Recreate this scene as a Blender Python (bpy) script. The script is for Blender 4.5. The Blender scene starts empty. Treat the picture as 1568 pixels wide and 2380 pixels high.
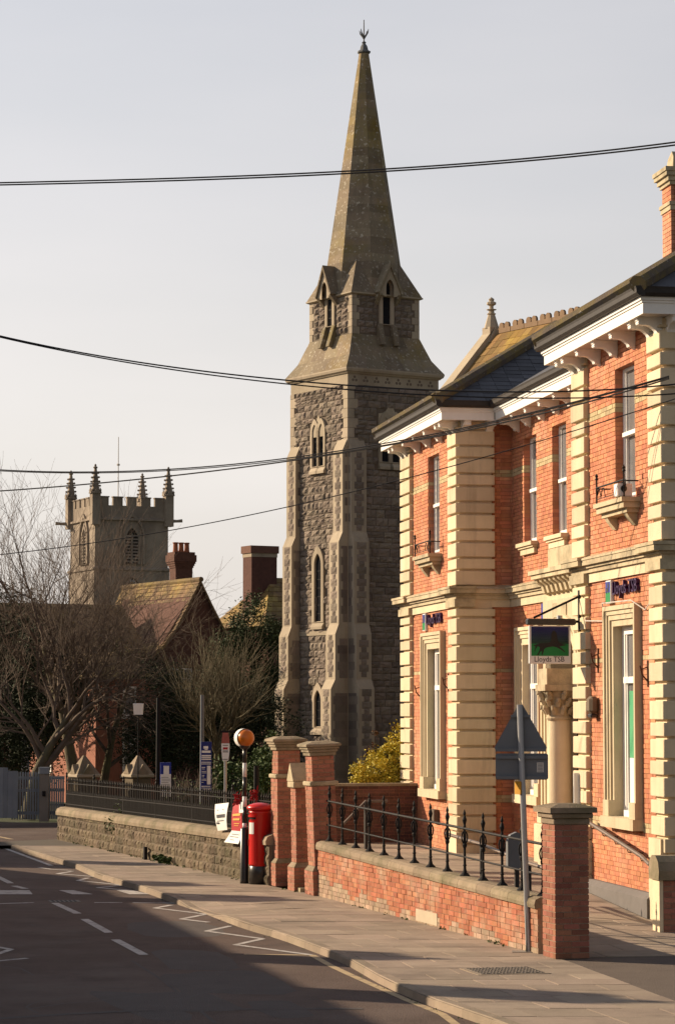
import bpy, math, random
from mathutils import Vector, Matrix
R = math.radians
random.seed(7)
S = bpy.context.scene
C = S.collection

# ------------------------------------------------------------------ camera
CAM_H = 3.2
FPX, HPX, WPX = 6000.0, 2380.0, 1568.0
PITCH = math.atan(460 / FPX)
cam = bpy.data.objects.new('camera', bpy.data.cameras.new('camera'))
C.objects.link(cam)
cam.location = (0, 0, CAM_H)
cam.rotation_euler = (math.pi / 2 + PITCH, 0, 0)
cam.data.sensor_fit = 'VERTICAL'
cam.data.sensor_height = 24
cam.data.sensor_width = 24
cam.data.lens = 24 * FPX / HPX
cam.data.clip_start = 0.5
cam.data.clip_end = 6000
S.camera = cam

# ------------------------------------------------------------------ sky, sun, exposure
SUN_EL = R(22)
SUN_DIR = Vector((-0.904 * math.cos(SUN_EL), 0.426 * math.cos(SUN_EL), math.sin(SUN_EL)))
world = bpy.data.worlds.new('World')
S.world = world
world.use_nodes = True
wn, wl = world.node_tree.nodes, world.node_tree.links
wn.clear()
w_out = wn.new('ShaderNodeOutputWorld')
w_bg = wn.new('ShaderNodeBackground')
w_sky = wn.new('ShaderNodeTexSky')
w_sky.sky_type = 'NISHITA'
w_sky.sun_disc = False
w_sky.sun_elevation = SUN_EL
w_sky.sun_rotation = math.atan2(SUN_DIR.x, SUN_DIR.y)
w_sky.dust_density = 4.0
w_sky.air_density = 1.0
w_tc = wn.new('ShaderNodeTexCoord')
w_sep = wn.new('ShaderNodeSeparateXYZ')
w_ramp = wn.new('ShaderNodeValToRGB')          # thin high haze over the blue
cr = w_ramp.color_ramp
cr.elements[0].position = 0.0
cr.elements[0].color = (0.86, 0.79, 0.735, 1)
cr.elements[1].position = 0.9
cr.elements[1].color = (0.17, 0.19, 0.24, 1)
e = cr.elements.new(0.10); e.color = (0.825, 0.785, 0.75, 1)
e = cr.elements.new(0.20); e.color = (0.70, 0.69, 0.705, 1)
e = cr.elements.new(0.30); e.color = (0.61, 0.615, 0.655, 1)
e = cr.elements.new(0.50); e.color = (0.36, 0.39, 0.46, 1)
w_gain = wn.new('ShaderNodeVectorMath'); w_gain.operation = 'SCALE'
SKY_AWAY, SKY_SUN = 2.2, 10.6
w_noise = wn.new('ShaderNodeTexNoise')
w_map = wn.new('ShaderNodeMapping'); w_map.inputs['Scale'].default_value = (1.5, 1.5, 7)
w_noise.inputs['Scale'].default_value = 2.2
w_noise.inputs['Detail'].default_value = 5
w_mr = wn.new('ShaderNodeMapRange')
w_mr.inputs['From Min'].default_value = 0.25; w_mr.inputs['From Max'].default_value = 0.75
w_mr.inputs['To Min'].default_value = 0.74; w_mr.inputs['To Max'].default_value = 0.98
w_mix = wn.new('ShaderNodeMix'); w_mix.data_type = 'RGBA'
wl.new(w_tc.outputs['Generated'], w_sep.inputs[0])
wl.new(w_sep.outputs['Z'], w_ramp.inputs[0])
wl.new(w_ramp.outputs[0], w_gain.inputs[0])
# the haze is brightest round the sun and falls off smoothly away from it
w_dot = wn.new('ShaderNodeVectorMath'); w_dot.operation = 'DOT_PRODUCT'
w_dot.inputs[1].default_value = SUN_DIR
w_glow = wn.new('ShaderNodeMapRange')
w_glow.inputs['From Min'].default_value = -1; w_glow.inputs['From Max'].default_value = 1
w_glow.inputs['To Min'].default_value = SKY_AWAY; w_glow.inputs['To Max'].default_value = SKY_SUN
wl.new(w_tc.outputs['Generated'], w_dot.inputs[0])
wl.new(w_dot.outputs['Value'], w_glow.inputs[0])
wl.new(w_glow.outputs[0], w_gain.inputs['Scale'])
wl.new(w_tc.outputs['Generated'], w_map.inputs[0])
wl.new(w_map.outputs[0], w_noise.inputs['Vector'])
wl.new(w_noise.outputs[0], w_mr.inputs[0])
wl.new(w_mr.outputs[0], w_mix.inputs['Factor'])
wl.new(w_sky.outputs[0], w_mix.inputs['A'])
wl.new(w_gain.outputs[0], w_mix.inputs['B'])
wl.new(w_mix.outputs['Result'], w_bg.inputs['Color'])
w_bg.inputs['Strength'].default_value = 0.085
wl.new(w_bg.outputs[0], w_out.inputs[0])

sun = bpy.data.objects.new('sun', bpy.data.lights.new('sun', 'SUN'))
C.objects.link(sun)
sun.data.energy = 5.0
sun.data.angle = R(0.53)
sun.data.color = (1.0, 0.80, 0.56)
sun.rotation_euler = SUN_DIR.to_track_quat('Z', 'Y').to_euler()
sun.location = (-40, 30, 60)

S.view_settings.view_transform = 'Standard'
S.view_settings.look = 'None'
S.view_settings.gamma = 1
S.view_settings.use_curve_mapping = False
S.view_settings.exposure = 0.62
try:
    S.cycles.use_denoising = True
    S.cycles.max_bounces = 6
    S.cycles.transparent_max_bounces = 8
except Exception:
    pass

# ------------------------------------------------------------------ helpers
CP, SP = math.cos(PITCH), math.sin(PITCH)

def ray(x, y):
    u, v = (x - 784) / FPX, (1190 - y) / FPX
    return Vector((u, CP - v * SP, SP + v * CP))

def at(x, y, Y):
    "a point of the place seen in direction (x, y), Y metres ahead"
    r = ray(x, y)
    return r * (Y / r.y) + Vector((0, 0, CAM_H))

def gr(x, y, z=0.0):
    r = ray(x, y)
    return r * ((z - CAM_H) / r.z) + Vector((0, 0, CAM_H))

def zat(y, Y):
    return at(784, y, Y).z


class MB:
    def __init__(s):
        s.v, s.f, s.t, s.m = [], [], [], []

    def add(s, vs, fs, tone=0.0, mi=0):
        b = len(s.v)
        s.v += [tuple(q) for q in vs]
        s.f += [tuple(i + b for i in f) for f in fs]
        s.t += [tone] * len(fs)
        s.m += [mi] * len(fs)
        return s

    def box(s, x0, x1, y0, y1, z0, z1, tone=0.0, mi=0):
        return s.add([(x0, y0, z0), (x1, y0, z0), (x1, y1, z0), (x0, y1, z0), (x0, y0, z1), (x1, y0, z1), (x1, y1, z1), (x0, y1, z1)],
                     [(3, 2, 1, 0), (4, 5, 6, 7), (0, 1, 5, 4), (1, 2, 6, 5), (2, 3, 7, 6), (3, 0, 4, 7)], tone, mi)

    def cbox(s, x0, x1, y0, y1, z0, z1, c=0.02, tone=0.0, mi=0):
        "box with all edges chamfered"
        vs, idx = [], {}
        X, Y, Z = (x0, x1), (y0, y1), (z0, z1)
        for i in (0, 1):
            for j in (0, 1):
                for k in (0, 1):
                    sx, sy, sz = (c if i == 0 else -c), (c if j == 0 else -c), (c if k == 0 else -c)
                    for a in range(3):
                        idx[i, j, k, a] = len(vs)
                        vs.append((X[i] + (0 if a == 0 else sx), Y[j] + (0 if a == 1 else sy), Z[k] + (0 if a == 2 else sz)))
        fs = []
        for i in (0, 1):
            fs.append([idx[i, j, k, 0] for j, k in ((0, 0), (1, 0), (1, 1), (0, 1))])
            fs.append([idx[j, i, k, 1] for j, k in ((0, 0), (1, 0), (1, 1), (0, 1))])
            fs.append([idx[j, k, i, 2] for j, k in ((0, 0), (1, 0), (1, 1), (0, 1))])
        for i in (0, 1):
            for j in (0, 1):
                fs.append([idx[i, j, 0, 0], idx[i, j, 0, 1], idx[i, j, 1, 1], idx[i, j, 1, 0]])
                fs.append([idx[i, 0, j, 0], idx[i, 0, j, 2], idx[i, 1, j, 2], idx[i, 1, j, 0]])
                fs.append([idx[0, i, j, 1], idx[0, i, j, 2], idx[1, i, j, 2], idx[1, i, j, 1]])
                for k in (0, 1):
                    fs.append([idx[i, j, k, 0], idx[i, j, k, 1], idx[i, j, k, 2]])
        seen = []
        for f in fs:
            seen.append(tuple(f))
        return s.add(vs, list(dict.fromkeys(seen)), tone, mi)

    def ext(s, pts, vec, tone=0.0, mi=0):
        n = len(pts)
        a = [Vector(q) for q in pts]
        d = Vector(vec)
        b = [q + d for q in a]
        fs = [tuple(range(n - 1, -1, -1)), tuple(range(n, 2 * n))]
        fs += [(i, (i + 1) % n, n + (i + 1) % n, n + i) for i in range(n)]
        return s.add(a + b, fs, tone, mi)

    def loft(s, loops, cap=True, tone=0.0, mi=0):
        n = len(loops[0])
        vs = [q for l in loops for q in l]
        fs = []
        for k in range(len(loops) - 1):
            for i in range(n):
                j = (i + 1) % n
                fs.append((k * n + i, k * n + j, (k + 1) * n + j, (k + 1) * n + i))
        if cap:
            fs.append(tuple(range(n - 1, -1, -1)))
            fs.append(tuple(range((len(loops) - 1) * n, len(loops) * n)))
        return s.add(vs, fs, tone, mi)

    def tube(s, pts, r, n=6, cap=True, tone=0.0, mi=0):
        pts = [Vector(q) for q in pts]
        rs = r if isinstance(r, (list, tuple)) else [r] * len(pts)
        d = (pts[1] - pts[0]).normalized()
        u = d.orthogonal().normalized()
        loops = []
        for i, q in enumerate(pts):
            if i == 0: d = pts[1] - pts[0]
            elif i == len(pts) - 1: d = pts[-1] - pts[-2]
            else: d = pts[i + 1] - pts[i - 1]
            d.normalize()
            u = (u - d * u.dot(d))
            u = u.normalized() if u.length > 1e-6 else d.orthogonal().normalized()
            w = d.cross(u)
            loops.append([q + (u * math.cos(2 * math.pi * k / n) + w * math.sin(2 * math.pi * k / n)) * rs[i] for k in range(n)])
        return s.loft(loops, cap, tone, mi)

    def lathe(s, prof, cx=0, cy=0, n=16, tone=0.0, mi=0, rot=0.0):
        loops = [[(cx + r * math.cos(2 * math.pi * k / n + rot), cy + r * math.sin(2 * math.pi * k / n + rot), z) for k in range(n)] for r, z in prof]
        return s.loft(loops, True, tone, mi)

    def build(s, name, mat, parent=None, smooth=False):
        me = bpy.data.meshes.new(name)
        me.from_pydata(s.v, [], s.f)
        for m in (mat if isinstance(mat, (list, tuple)) else [mat]):
            me.materials.append(m)
        if any(s.m):
            me.polygons.foreach_set('material_index', s.m)
        if any(s.t):
            a = me.attributes.new('tone', 'FLOAT', 'FACE')
            a.data.foreach_set('value', s.t)
        if smooth:
            me.polygons.foreach_set('use_smooth', [True] * len(me.polygons))
        me.update()
        o = bpy.data.objects.new(name, me)
        C.objects.link(o)
        if parent is not None:
            o.parent = parent
        return o


def tag(o, label=None, cat=None, group=None, kind=None):
    if label: o['label'] = label
    if cat: o['category'] = cat
    if group: o['group'] = group
    if kind: o['kind'] = kind
    return o

def empty(name, loc=(0, 0, 0), rz=0.0, label=None, cat=None, group=None):
    o = bpy.data.objects.new(name, None)
    C.objects.link(o)
    o.location = loc
    o.rotation_euler = (0, 0, rz)
    o.empty_display_size = 0.3
    return tag(o, label, cat, group, 'thing')

def copy_tree(o, parent=None, label=None):
    c = o.copy()
    C.objects.link(c)
    c.parent = parent
    if label: c['label'] = label
    for ch in list(o.children):
        copy_tree(ch, c)
    return c

UNIT = {}

def unit_mesh(kind):
    if kind in UNIT:
        return UNIT[kind]
    mb = MB()
    if kind == 'brick':
        mb.box(-.5, .5, -.5, .5, -.5, .5)
    elif kind.startswith('rock'):                 # rock-faced stone, rough face towards -y
        rnd = random.Random(kind)
        n = 4
        vs, fs = [], []
        for j in range(n + 1):
            for i in range(n + 1):
                ed = i in (0, n) or j in (0, n)
                jx = 0 if i in (0, n) else rnd.uniform(-.07, .07)
                jz = 0 if j in (0, n) else rnd.uniform(-.07, .07)
                vs.append((i / n - .5 + jx, -.5 + (0.42 if ed else rnd.uniform(-.28, .26)), j / n - .5 + jz))
        for j in range(n):
            for i in range(n):
                a = j * (n + 1) + i
                fs.append((a, a + 1, a + n + 2, a + n + 1))
        b = len(vs)
        ring = [i for i in range(n + 1)] + [j * (n + 1) + n for j in range(1, n + 1)] + [n * (n + 1) + i for i in range(n - 1, -1, -1)] + [j * (n + 1) for j in range(n - 1, 0, -1)]
        vs += [(vs[i][0], .5, vs[i][2]) for i in ring]
        L = len(ring)
        fs += [(ring[(i + 1) % L], ring[i], b + i, b + (i + 1) % L) for i in range(L)]
        mb.add(vs, fs)
    me = bpy.data.meshes.new('unit_' + kind)
    me.from_pydata(mb.v, [], mb.f)
    UNIT[kind] = (me, mb.v, mb.f)
    return UNIT[kind]

PIECE_MESH = {}

def pieces(parent, name, mat, items, limit=300, rest='brickwork'):
    """items: (centre, size, rotz, unit kind) in the parent's frame.  The nearest to the street's
    view become objects that share a mesh; what is past the limit is joined."""
    pl = parent.location if parent is not None else Vector()
    pr = parent.rotation_euler.z if parent is not None else 0.0
    c, s_ = math.cos(pr), math.sin(pr)
    def dist(it):
        x, y, z = it[0]
        w = Vector((pl[0] + c * x - s_ * y, pl[1] + s_ * x + c * y, pl[2] + z))
        return (w - Vector((0, 0, CAM_H))).length / (it[1][0] * it[1][2]) ** 0.5
    items = sorted(items, key=dist)
    for it in items[:limit]:
        key = (it[3], mat.name)
        if key not in PIECE_MESH:
            me = unit_mesh(it[3])[0].copy()
            me.name = name
            me.materials.append(mat)
            PIECE_MESH[key] = me
        o = bpy.data.objects.new(name, PIECE_MESH[key])
        C.objects.link(o)
        o.parent = parent
        o.location = it[0]
        o.scale = it[1]
        o.rotation_euler = (0, 0, it[2])
    if len(items) > limit:
        mb = MB()
        rnd = random.Random(3)
        for it in items[limit:]:
            _, uv, uf = unit_mesh(it[3])
            ca, sa = math.cos(it[2]), math.sin(it[2])
            cx, cy, cz = it[0]
            sx, sy, sz = it[1]
            mb.add([(cx + ca * x * sx - sa * y * sy, cy + sa * x * sx + ca * y * sy, cz + z * sz) for x, y, z in uv], uf, rnd.uniform(.01, .99))
        o = mb.build(rest, mat, parent)
        o['kind'] = 'stuff'


# ------------------------------------------------------------------ materials
MATS = {}

def M(name, c1, c2=None, scale=3.0, rough=.85, bump=.0, bscale=40.0, tone=0.0, c3=None, c3amt=.35, c3scale=.8, spec=.25, metal=0.0,
      spots=None, spot_thr=.62, spot_scale=9.0, streak=False, detail=6, stain=None, stain_amt=.3, stain_scale=1.2):
    m = bpy.data.materials.new(name)
    MATS[name] = m
    m.use_nodes = True
    N, L = m.node_tree.nodes, m.node_tree.links
    b = N['Principled BSDF']
    b.inputs['Roughness'].default_value = rough
    b.inputs['Specular IOR Level'].default_value = spec
    b.inputs['Metallic'].default_value = metal
    geo = N.new('ShaderNodeNewGeometry')
    vec = geo.outputs['Position']
    c2 = c2 or tuple(x * .75 for x in c1)
    n1 = N.new('ShaderNodeTexNoise'); n1.inputs['Scale'].default_value = scale; n1.inputs['Detail'].default_value = detail; n1.inputs['Roughness'].default_value = .65
    L.new(vec, n1.inputs['Vector'])
    mr = N.new('ShaderNodeMapRange'); mr.inputs['From Min'].default_value = .3; mr.inputs['From Max'].default_value = .7
    L.new(n1.outputs[0], mr.inputs[0])
    mix = N.new('ShaderNodeMix'); mix.data_type = 'RGBA'
    mix.inputs['A'].default_value = (*c1, 1); mix.inputs['B'].default_value = (*c2, 1)
    L.new(mr.outputs[0], mix.inputs['Factor'])
    col = mix.outputs['Result']
    def layer(col, c, fac):
        mx = N.new('ShaderNodeMix'); mx.data_type = 'RGBA'
        L.new(fac, mx.inputs['Factor']); L.new(col, mx.inputs['A']); mx.inputs['B'].default_value = (*c, 1)
        return mx.outputs['Result']
    if c3:
        n2 = N.new('ShaderNodeTexNoise'); n2.inputs['Scale'].default_value = c3scale; n2.inputs['Detail'].default_value = 8; n2.inputs['Roughness'].default_value = .7
        if streak:
            mp = N.new('ShaderNodeMapping'); mp.inputs['Scale'].default_value = (1, 1, .12)
            L.new(vec, mp.inputs[0]); L.new(mp.outputs[0], n2.inputs['Vector'])
        else:
            L.new(vec, n2.inputs['Vector'])
        r2 = N.new('ShaderNodeMapRange'); r2.inputs['From Min'].default_value = .62 - c3amt * .4; r2.inputs['From Max'].default_value = .82 - c3amt * .4
        r2.inputs['To Max'].default_value = .9
        L.new(n2.outputs[0], r2.inputs[0])
        col = layer(col, c3, r2.outputs[0])
    if stain:                                    # run-off streaks down a wall
        n4 = N.new('ShaderNodeTexNoise'); n4.inputs['Scale'].default_value = stain_scale; n4.inputs['Detail'].default_value = 7; n4.inputs['Roughness'].default_value = .75
        mp4 = N.new('ShaderNodeMapping'); mp4.inputs['Scale'].default_value = (2.2, 2.2, .22); mp4.inputs['Location'].default_value = (3.1, 7.7, 1.3)
        L.new(vec, mp4.inputs[0]); L.new(mp4.outputs[0], n4.inputs['Vector'])
        r4 = N.new('ShaderNodeMapRange'); r4.inputs['From Min'].default_value = .64 - stain_amt * .4; r4.inputs['From Max'].default_value = .92 - stain_amt * .4
        r4.inputs['To Max'].default_value = .75
        L.new(n4.outputs[0], r4.inputs[0])
        col = layer(col, stain, r4.outputs[0])
    if spots:
        n3 = N.new('ShaderNodeTexNoise'); n3.inputs['Scale'].default_value = spot_scale; n3.inputs['Detail'].default_value = 4
        L.new(vec, n3.inputs['Vector'])
        r3 = N.new('ShaderNodeMapRange'); r3.inputs['From Min'].default_value = spot_thr; r3.inputs['From Max'].default_value = spot_thr + .06
        r3.inputs['To Max'].default_value = .8
        L.new(n3.outputs[0], r3.inputs[0])
        col = layer(col, spots, r3.outputs[0])
    if tone:
        at_ = N.new('ShaderNodeAttribute'); at_.attribute_name = 'tone'
        oi = N.new('ShaderNodeObjectInfo')
        ad = N.new('ShaderNodeMath'); ad.operation = 'ADD'
        L.new(at_.outputs['Fac'], ad.inputs[0]); L.new(oi.outputs['Random'], ad.inputs[1])
        fr = N.new('ShaderNodeMath'); fr.operation = 'FRACT'
        L.new(ad.outputs[0], fr.inputs[0])
        hs = N.new('ShaderNodeHueSaturation')
        v = N.new('ShaderNodeMapRange'); v.inputs['To Min'].default_value = 1 - tone; v.inputs['To Max'].default_value = 1 + tone * .8
        L.new(fr.outputs[0], v.inputs[0])
        h = N.new('ShaderNodeMath'); h.operation = 'MULTIPLY'; h.inputs[1].default_value = 7.31
        L.new(fr.outputs[0], h.inputs[0])
        h2 = N.new('ShaderNodeMath'); h2.operation = 'FRACT'; L.new(h.outputs[0], h2.inputs[0])
        h3 = N.new('ShaderNodeMapRange'); h3.inputs['To Min'].default_value = .5 - tone * .035; h3.inputs['To Max'].default_value = .5 + tone * .035
        L.new(h2.outputs[0], h3.inputs[0])
        L.new(col, hs.inputs['Color']); L.new(v.outputs[0], hs.inputs['Value']); L.new(h3.outputs[0], hs.inputs['Hue'])
        col = hs.outputs[0]
    L.new(col, b.inputs['Base Color'])
    if bump:
        nb = N.new('ShaderNodeTexNoise'); nb.inputs['Scale'].default_value = bscale; nb.inputs['Detail'].default_value = 5
        L.new(vec, nb.inputs['Vector'])
        bp = N.new('ShaderNodeBump'); bp.inputs['Strength'].default_value = bump; bp.inputs['Distance'].default_value = .03
        L.new(nb.outputs[0], bp.inputs['Height'])
        L.new(bp.outputs[0], b.inputs['Normal'])
    return m

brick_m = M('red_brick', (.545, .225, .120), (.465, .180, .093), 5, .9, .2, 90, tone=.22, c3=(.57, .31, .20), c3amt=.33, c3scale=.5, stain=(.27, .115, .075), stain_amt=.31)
brick_old = M('weathered_brick', (.43, .165, .09), (.35, .125, .07), 5, .92, .4, 70, tone=.20, c3=(.42, .30, .21), c3amt=.36, c3scale=1.3)
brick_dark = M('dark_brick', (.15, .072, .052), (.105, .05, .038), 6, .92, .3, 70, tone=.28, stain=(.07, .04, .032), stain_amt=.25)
brick_limed = M('limed_brick', (.43, .31, .225), (.35, .235, .165), 5, .95, .5, 50, tone=.25, c3=(.30, .24, .17), c3amt=.4, c3scale=2.5)
brick_pillar = M('pillar_brick', (.33, .14, .09), (.25, .10, .066), 6, .92, .3, 70, tone=.28)
brick_gate = M('gate_brick', (.40, .18, .12), (.32, .135, .09), 6, .92, .3, 70, tone=.22, stain=(.17, .09, .065), stain_amt=.28)
brick_pale = M('pale_brick', (.50, .40, .23), (.42, .33, .19), 6, .9, .2, 80, tone=.2)
mortar = M('mortar', (.43, .205, .13), (.36, .165, .10), 12, .95, stain=(.26, .13, .085), stain_amt=.3)
mortar_pale = M('pale_mortar', (.36, .27, .19), (.28, .20, .145), 12, .95)
bath = M('bath_stone', (.66, .55, .385), (.575, .47, .315), 2.2, .88, .25, 55, tone=.15, c3=(.48, .39, .26), c3amt=.28, c3scale=.9, streak=True, stain=(.27, .225, .16), stain_amt=.27)
bath_dirty = M('weathered_bath_stone', (.54, .45, .305), (.44, .36, .235), 2.5, .9, .25, 50, tone=.1, c3=(.22, .19, .125), c3amt=.40, c3scale=1.6, stain=(.16, .14, .10), stain_amt=.3)
dress = M('dressed_stone', (.44, .365, .27), (.36, .295, .215), 1.4, .9, .25, 40, tone=.15, c3=(.27, .215, .16), c3amt=.32, c3scale=.7, streak=True, stain=(.15, .125, .095), stain_amt=.2)
rubble = M('rubble_stone', (.245, .198, .158), (.185, .148, .118), 2.5, .95, .5, 30, tone=.26, stain=(.12, .10, .08), stain_amt=.25)
rubble_joint = M('rubble_joint', (.17, .135, .10), (.135, .105, .08), 6, .95)
spire_m = M('spire_stone', (.29, .23, .155), (.195, .155, .11), 1.0, .92, .4, 25, tone=.22, c3=(.26, .185, .04), c3amt=.34, c3scale=.30, spots=(.46, .41, .33), spot_thr=.60, spot_scale=9, stain=(.11, .09, .065), stain_amt=.36, stain_scale=.6)
lead = M('lead', (.16, .165, .17), (.11, .11, .115), 4, .6)
wallstone = M('wall_stone', (.185, .142, .096), (.13, .10, .068), 2.5, .95, .6, 40, tone=.32, c3=(.10, .085, .05), c3amt=.35, c3scale=1.1, stain=(.07, .058, .042), stain_amt=.25)
coping_m = M('coping_stone', (.30, .235, .165), (.235, .18, .125), 3, .92, .4, 40, tone=.15, c3=(.16, .14, .08), c3amt=.4, c3scale=1.5)
farstone = M('far_church_stone', (.35, .285, .22), (.285, .23, .178), .8, .93, .2, 10, c3=(.19, .152, .12), c3amt=.5, c3scale=.35, stain=(.15, .12, .098), stain_amt=.3, stain_scale=.5)
slate = M('slate', (.105, .105, .115), (.075, .075, .085), 4, .6, .1, 30, tone=.3)
hip_tile = M('hip_tile', (.16, .125, .095), (.10, .08, .065), 5, .9, .3, 40, c3=(.20, .15, .05), c3amt=.5, c3scale=3, spots=(.34, .30, .25), spot_thr=.64, spot_scale=10)
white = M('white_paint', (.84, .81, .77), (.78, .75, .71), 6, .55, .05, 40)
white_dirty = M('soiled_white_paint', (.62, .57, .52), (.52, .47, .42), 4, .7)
black = M('black_iron', (.014, .013, .014), (.020, .017, .016), 20, .6, .1, 60, spec=.12)
gutter_m = M('gutter_paint', (.045, .038, .034), (.03, .026, .024), 8, .6)
glass = M('window_glass', (.20, .195, .20), (.13, .13, .135), 1.5, .08, spec=.6)
curtain = M('net_curtain', (.45, .44, .45), (.38, .37, .38), 30, .9)
leadlight = M('leaded_glass', (.014, .014, .016), (.024, .024, .027), 30, .9, .0, 40, spec=.0)
steel = M('galvanised_steel', (.42, .42, .43), (.36, .36, .37), 8, .42, metal=.55)
signgrey = M('sign_back_grey', (.16, .165, .175), (.14, .145, .155), 3, .55)
red_paint = M('pillar_box_red', (.60, .018, .014), (.54, .015, .012), 3, .3, spec=.5)
black_paint = M('black_gloss', (.018, .016, .016), (.024, .022, .021), 8, .32, spec=.5)
white_gloss = M('white_gloss', (.78, .76, .74), (.74, .72, .70), 4, .4)
amber = M('amber_globe', (.56, .155, .008), (.50, .13, .007), 2, .3, spec=.5)
navy = M('sign_navy', (.012, .022, .16), (.012, .02, .14), 2, .45)
signblue = M('sign_blue', (.02, .035, .26), (.018, .03, .24), 2, .45)
signgreen = M('sign_green', (.012, .22, .06), (.012, .19, .05), 2, .45)
signwhite = M('sign_white', (.78, .78, .76), (.74, .74, .72), 2, .5)
purple = M('letter_purple', (.045, .012, .07), (.035, .01, .055), 3, .4)
ink = M('print_ink', (.05, .05, .06), (.06, .06, .07), 3, .7)
print_red = M('print_red', (.42, .03, .04), (.38, .03, .035), 3, .6)
print_gold = M('print_gold', (.65, .38, .08), (.6, .34, .07), 3, .6)
horse_m = M('sign_horse', (.02, .022, .02), (.03, .03, .028), 3, .6)
tarmac = M('tarmac', (.118, .080, .066), (.086, .059, .049), .9, .93, .6, 55, c3=(.145, .108, .093), c3amt=.40, c3scale=.22, spots=(.20, .155, .13), spot_thr=.66, spot_scale=60, stain=(.055, .042, .037), stain_amt=.30, stain_scale=.5)
tarmac2 = M('drive_tarmac', (.15, .12, .10), (.12, .095, .08), 2.0, .95, .5, 50)
slab_m = M('paving_slab', (.355, .278, .218), (.285, .222, .172), 2.2, .92, .25, 45, tone=.17, c3=(.20, .158, .125), c3amt=.33, c3scale=.8, spots=(.19, .155, .125), spot_thr=.68, spot_scale=22)
slab_joint = M('paving_joint', (.12, .10, .08), (.09, .075, .06), 8, .95)
kerb_m = M('kerb_stone', (.30, .235, .175), (.235, .185, .14), 3, .92, .25, 40, tone=.15, stain=(.15, .12, .09), stain_amt=.2)
paint_w = M('road_paint', (.54, .51, .48), (.36, .33, .31), 5, .8, c3=(.15, .115, .10), c3amt=.30, c3scale=7)
paint_y = M('road_paint_worn_yellow', (.50, .38, .22), (.38, .28, .17), 5, .8, c3=(.15, .12, .11), c3amt=.3, c3scale=6)
iron_cover = M('cast_cover', (.20, .17, .145), (.14, .12, .10), 30, .7, .5, 60)
earth = M('ground_earth', (.06, .055, .03), (.045, .04, .022), .6, .95, .5, 12, c3=(.05, .07, .025), c3amt=.6, c3scale=.2)
bark = M('bark', (.12, .095, .065), (.075, .058, .042), 4, .95, .6, 25, c3=(.14, .13, .06), c3amt=.45, c3scale=1.2)
twig = M('twig', (.150, .108, .080), (.100, .072, .055), 3, .9)
twig_green = M('mossy_twig', (.16, .13, .075), (.10, .08, .05), 3, .9)
yew = M('yew_leaf', (.040, .050, .022), (.024, .033, .015), 1.2, .8, tone=.5)
pine_leaf = M('conifer_leaf', (.055, .075, .028), (.035, .05, .02), 1.2, .8, tone=.45)
hedge_leaf = M('hedge_leaf', (.075, .11, .03), (.05, .08, .022), 1.2, .7, tone=.45)
gold_leaf = M('golden_leaf', (.66, .52, .06), (.42, .36, .05), 2.5, .6, tone=.3)
brown_leaf = M('dead_flower', (.16, .085, .045), (.11, .06, .035), 2.5, .85, tone=.4)
tile_m = M('clay_tile', (.215, .14, .075), (.15, .097, .055), 1.2, .9, .4, 20, tone=.3, c3=(.30, .21, .06), c3amt=.38, c3scale=.45)
tile_gold = M('lichen_tile', (.27, .17, .055), (.19, .11, .045), 1.2, .9, .4, 20, tone=.32, c3=(.36, .24, .04), c3amt=.33, c3scale=.6)
fence_m = M('grey_painted_timber', (.26, .28, .31), (.20, .22, .25), 2, .8, .2, 20, tone=.12)
timber_dark = M('dark_timber', (.075, .065, .06), (.05, .045, .04), 3, .9, tone=.2)
concrete = M('concrete', (.26, .23, .20), (.2, .18, .155), 3, .92)
crest_m = M('ridge_crest_clay', (.27, .18, .11), (.20, .13, .08), 4, .9)
terracotta = M('terracotta', (.33, .12, .06), (.27, .095, .05), 4, .9)
shopwall = M('rendered_wall', (.5, .45, .38), (.42, .38, .32), 1, .9)
posters_green = M('poster_green', (.05, .30, .14), (.10, .36, .18), 4, .6)
darkin = M('dark_interior', (.02, .017, .014), (.03, .025, .02), 2, .9)

# ------------------------------------------------------------------ ground, road, pavement
def lerp_poly(poly, y):
    for (x0, y0), (x1, y1) in zip(poly, poly[1:]):
        if y <= y1 or (x1, y1) == poly[-1]:
            return x0 + (x1 - x0) * (y - y0) / (y1 - y0)

KERB = [(6.2, 8.0), (3.3, 20.0), (1.66, 27.0), (1.05, 29.1), (.56, 31.2), (.10, 34.0), (-.82, 37.6), (-1.39, 39.3), (-2.31, 42.9), (-2.50, 43.5),
        (-3.58, 47.5), (-4.69, 51.0), (-5.47, 54.3), (-7.75, 61.8)]
BACK = [(6.6, 8.0), (5.6, 20.0), (4.1, 26.0), (2.78, 33.7), (-.34, 44.9), (-1.15, 47.0), (-7.0, 64.6)]
kx = lambda y: lerp_poly(KERB, y)
bx_ = lambda y: lerp_poly(BACK, y)

g = MB()
g.add([(-1500, -200, -.16), (1500, -200, -.16), (1500, 2500, -.16), (-1500, 2500, -.16)], [(0, 1, 2, 3)])
tag(g.build('ground', earth), kind='structure')

ys = [4 + i for i in range(59)]
rd = MB()
vs, fs = [], []
for i, y in enumerate(ys):
    vs += [(kx(y) - 14, y, -.10), (kx(y) - 3, y, -.10), (kx(y) + .03, y, -.10)]
    if i:
        a = 3 * i
        fs += [(a - 3, a - 2, a + 1, a), (a - 2, a - 1, a + 2, a + 1)]
rd.add(vs, fs)
rd.add([(-60, 62, -.10), (-7.5, 62, -.10), (-6.9, 64.4, -.10), (-6.9, 76.5, -.10), (-60, 76.5, -.10)], [(0, 1, 2, 3, 4)])
road = tag(rd.build('road', tarmac), kind='structure')

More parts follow.
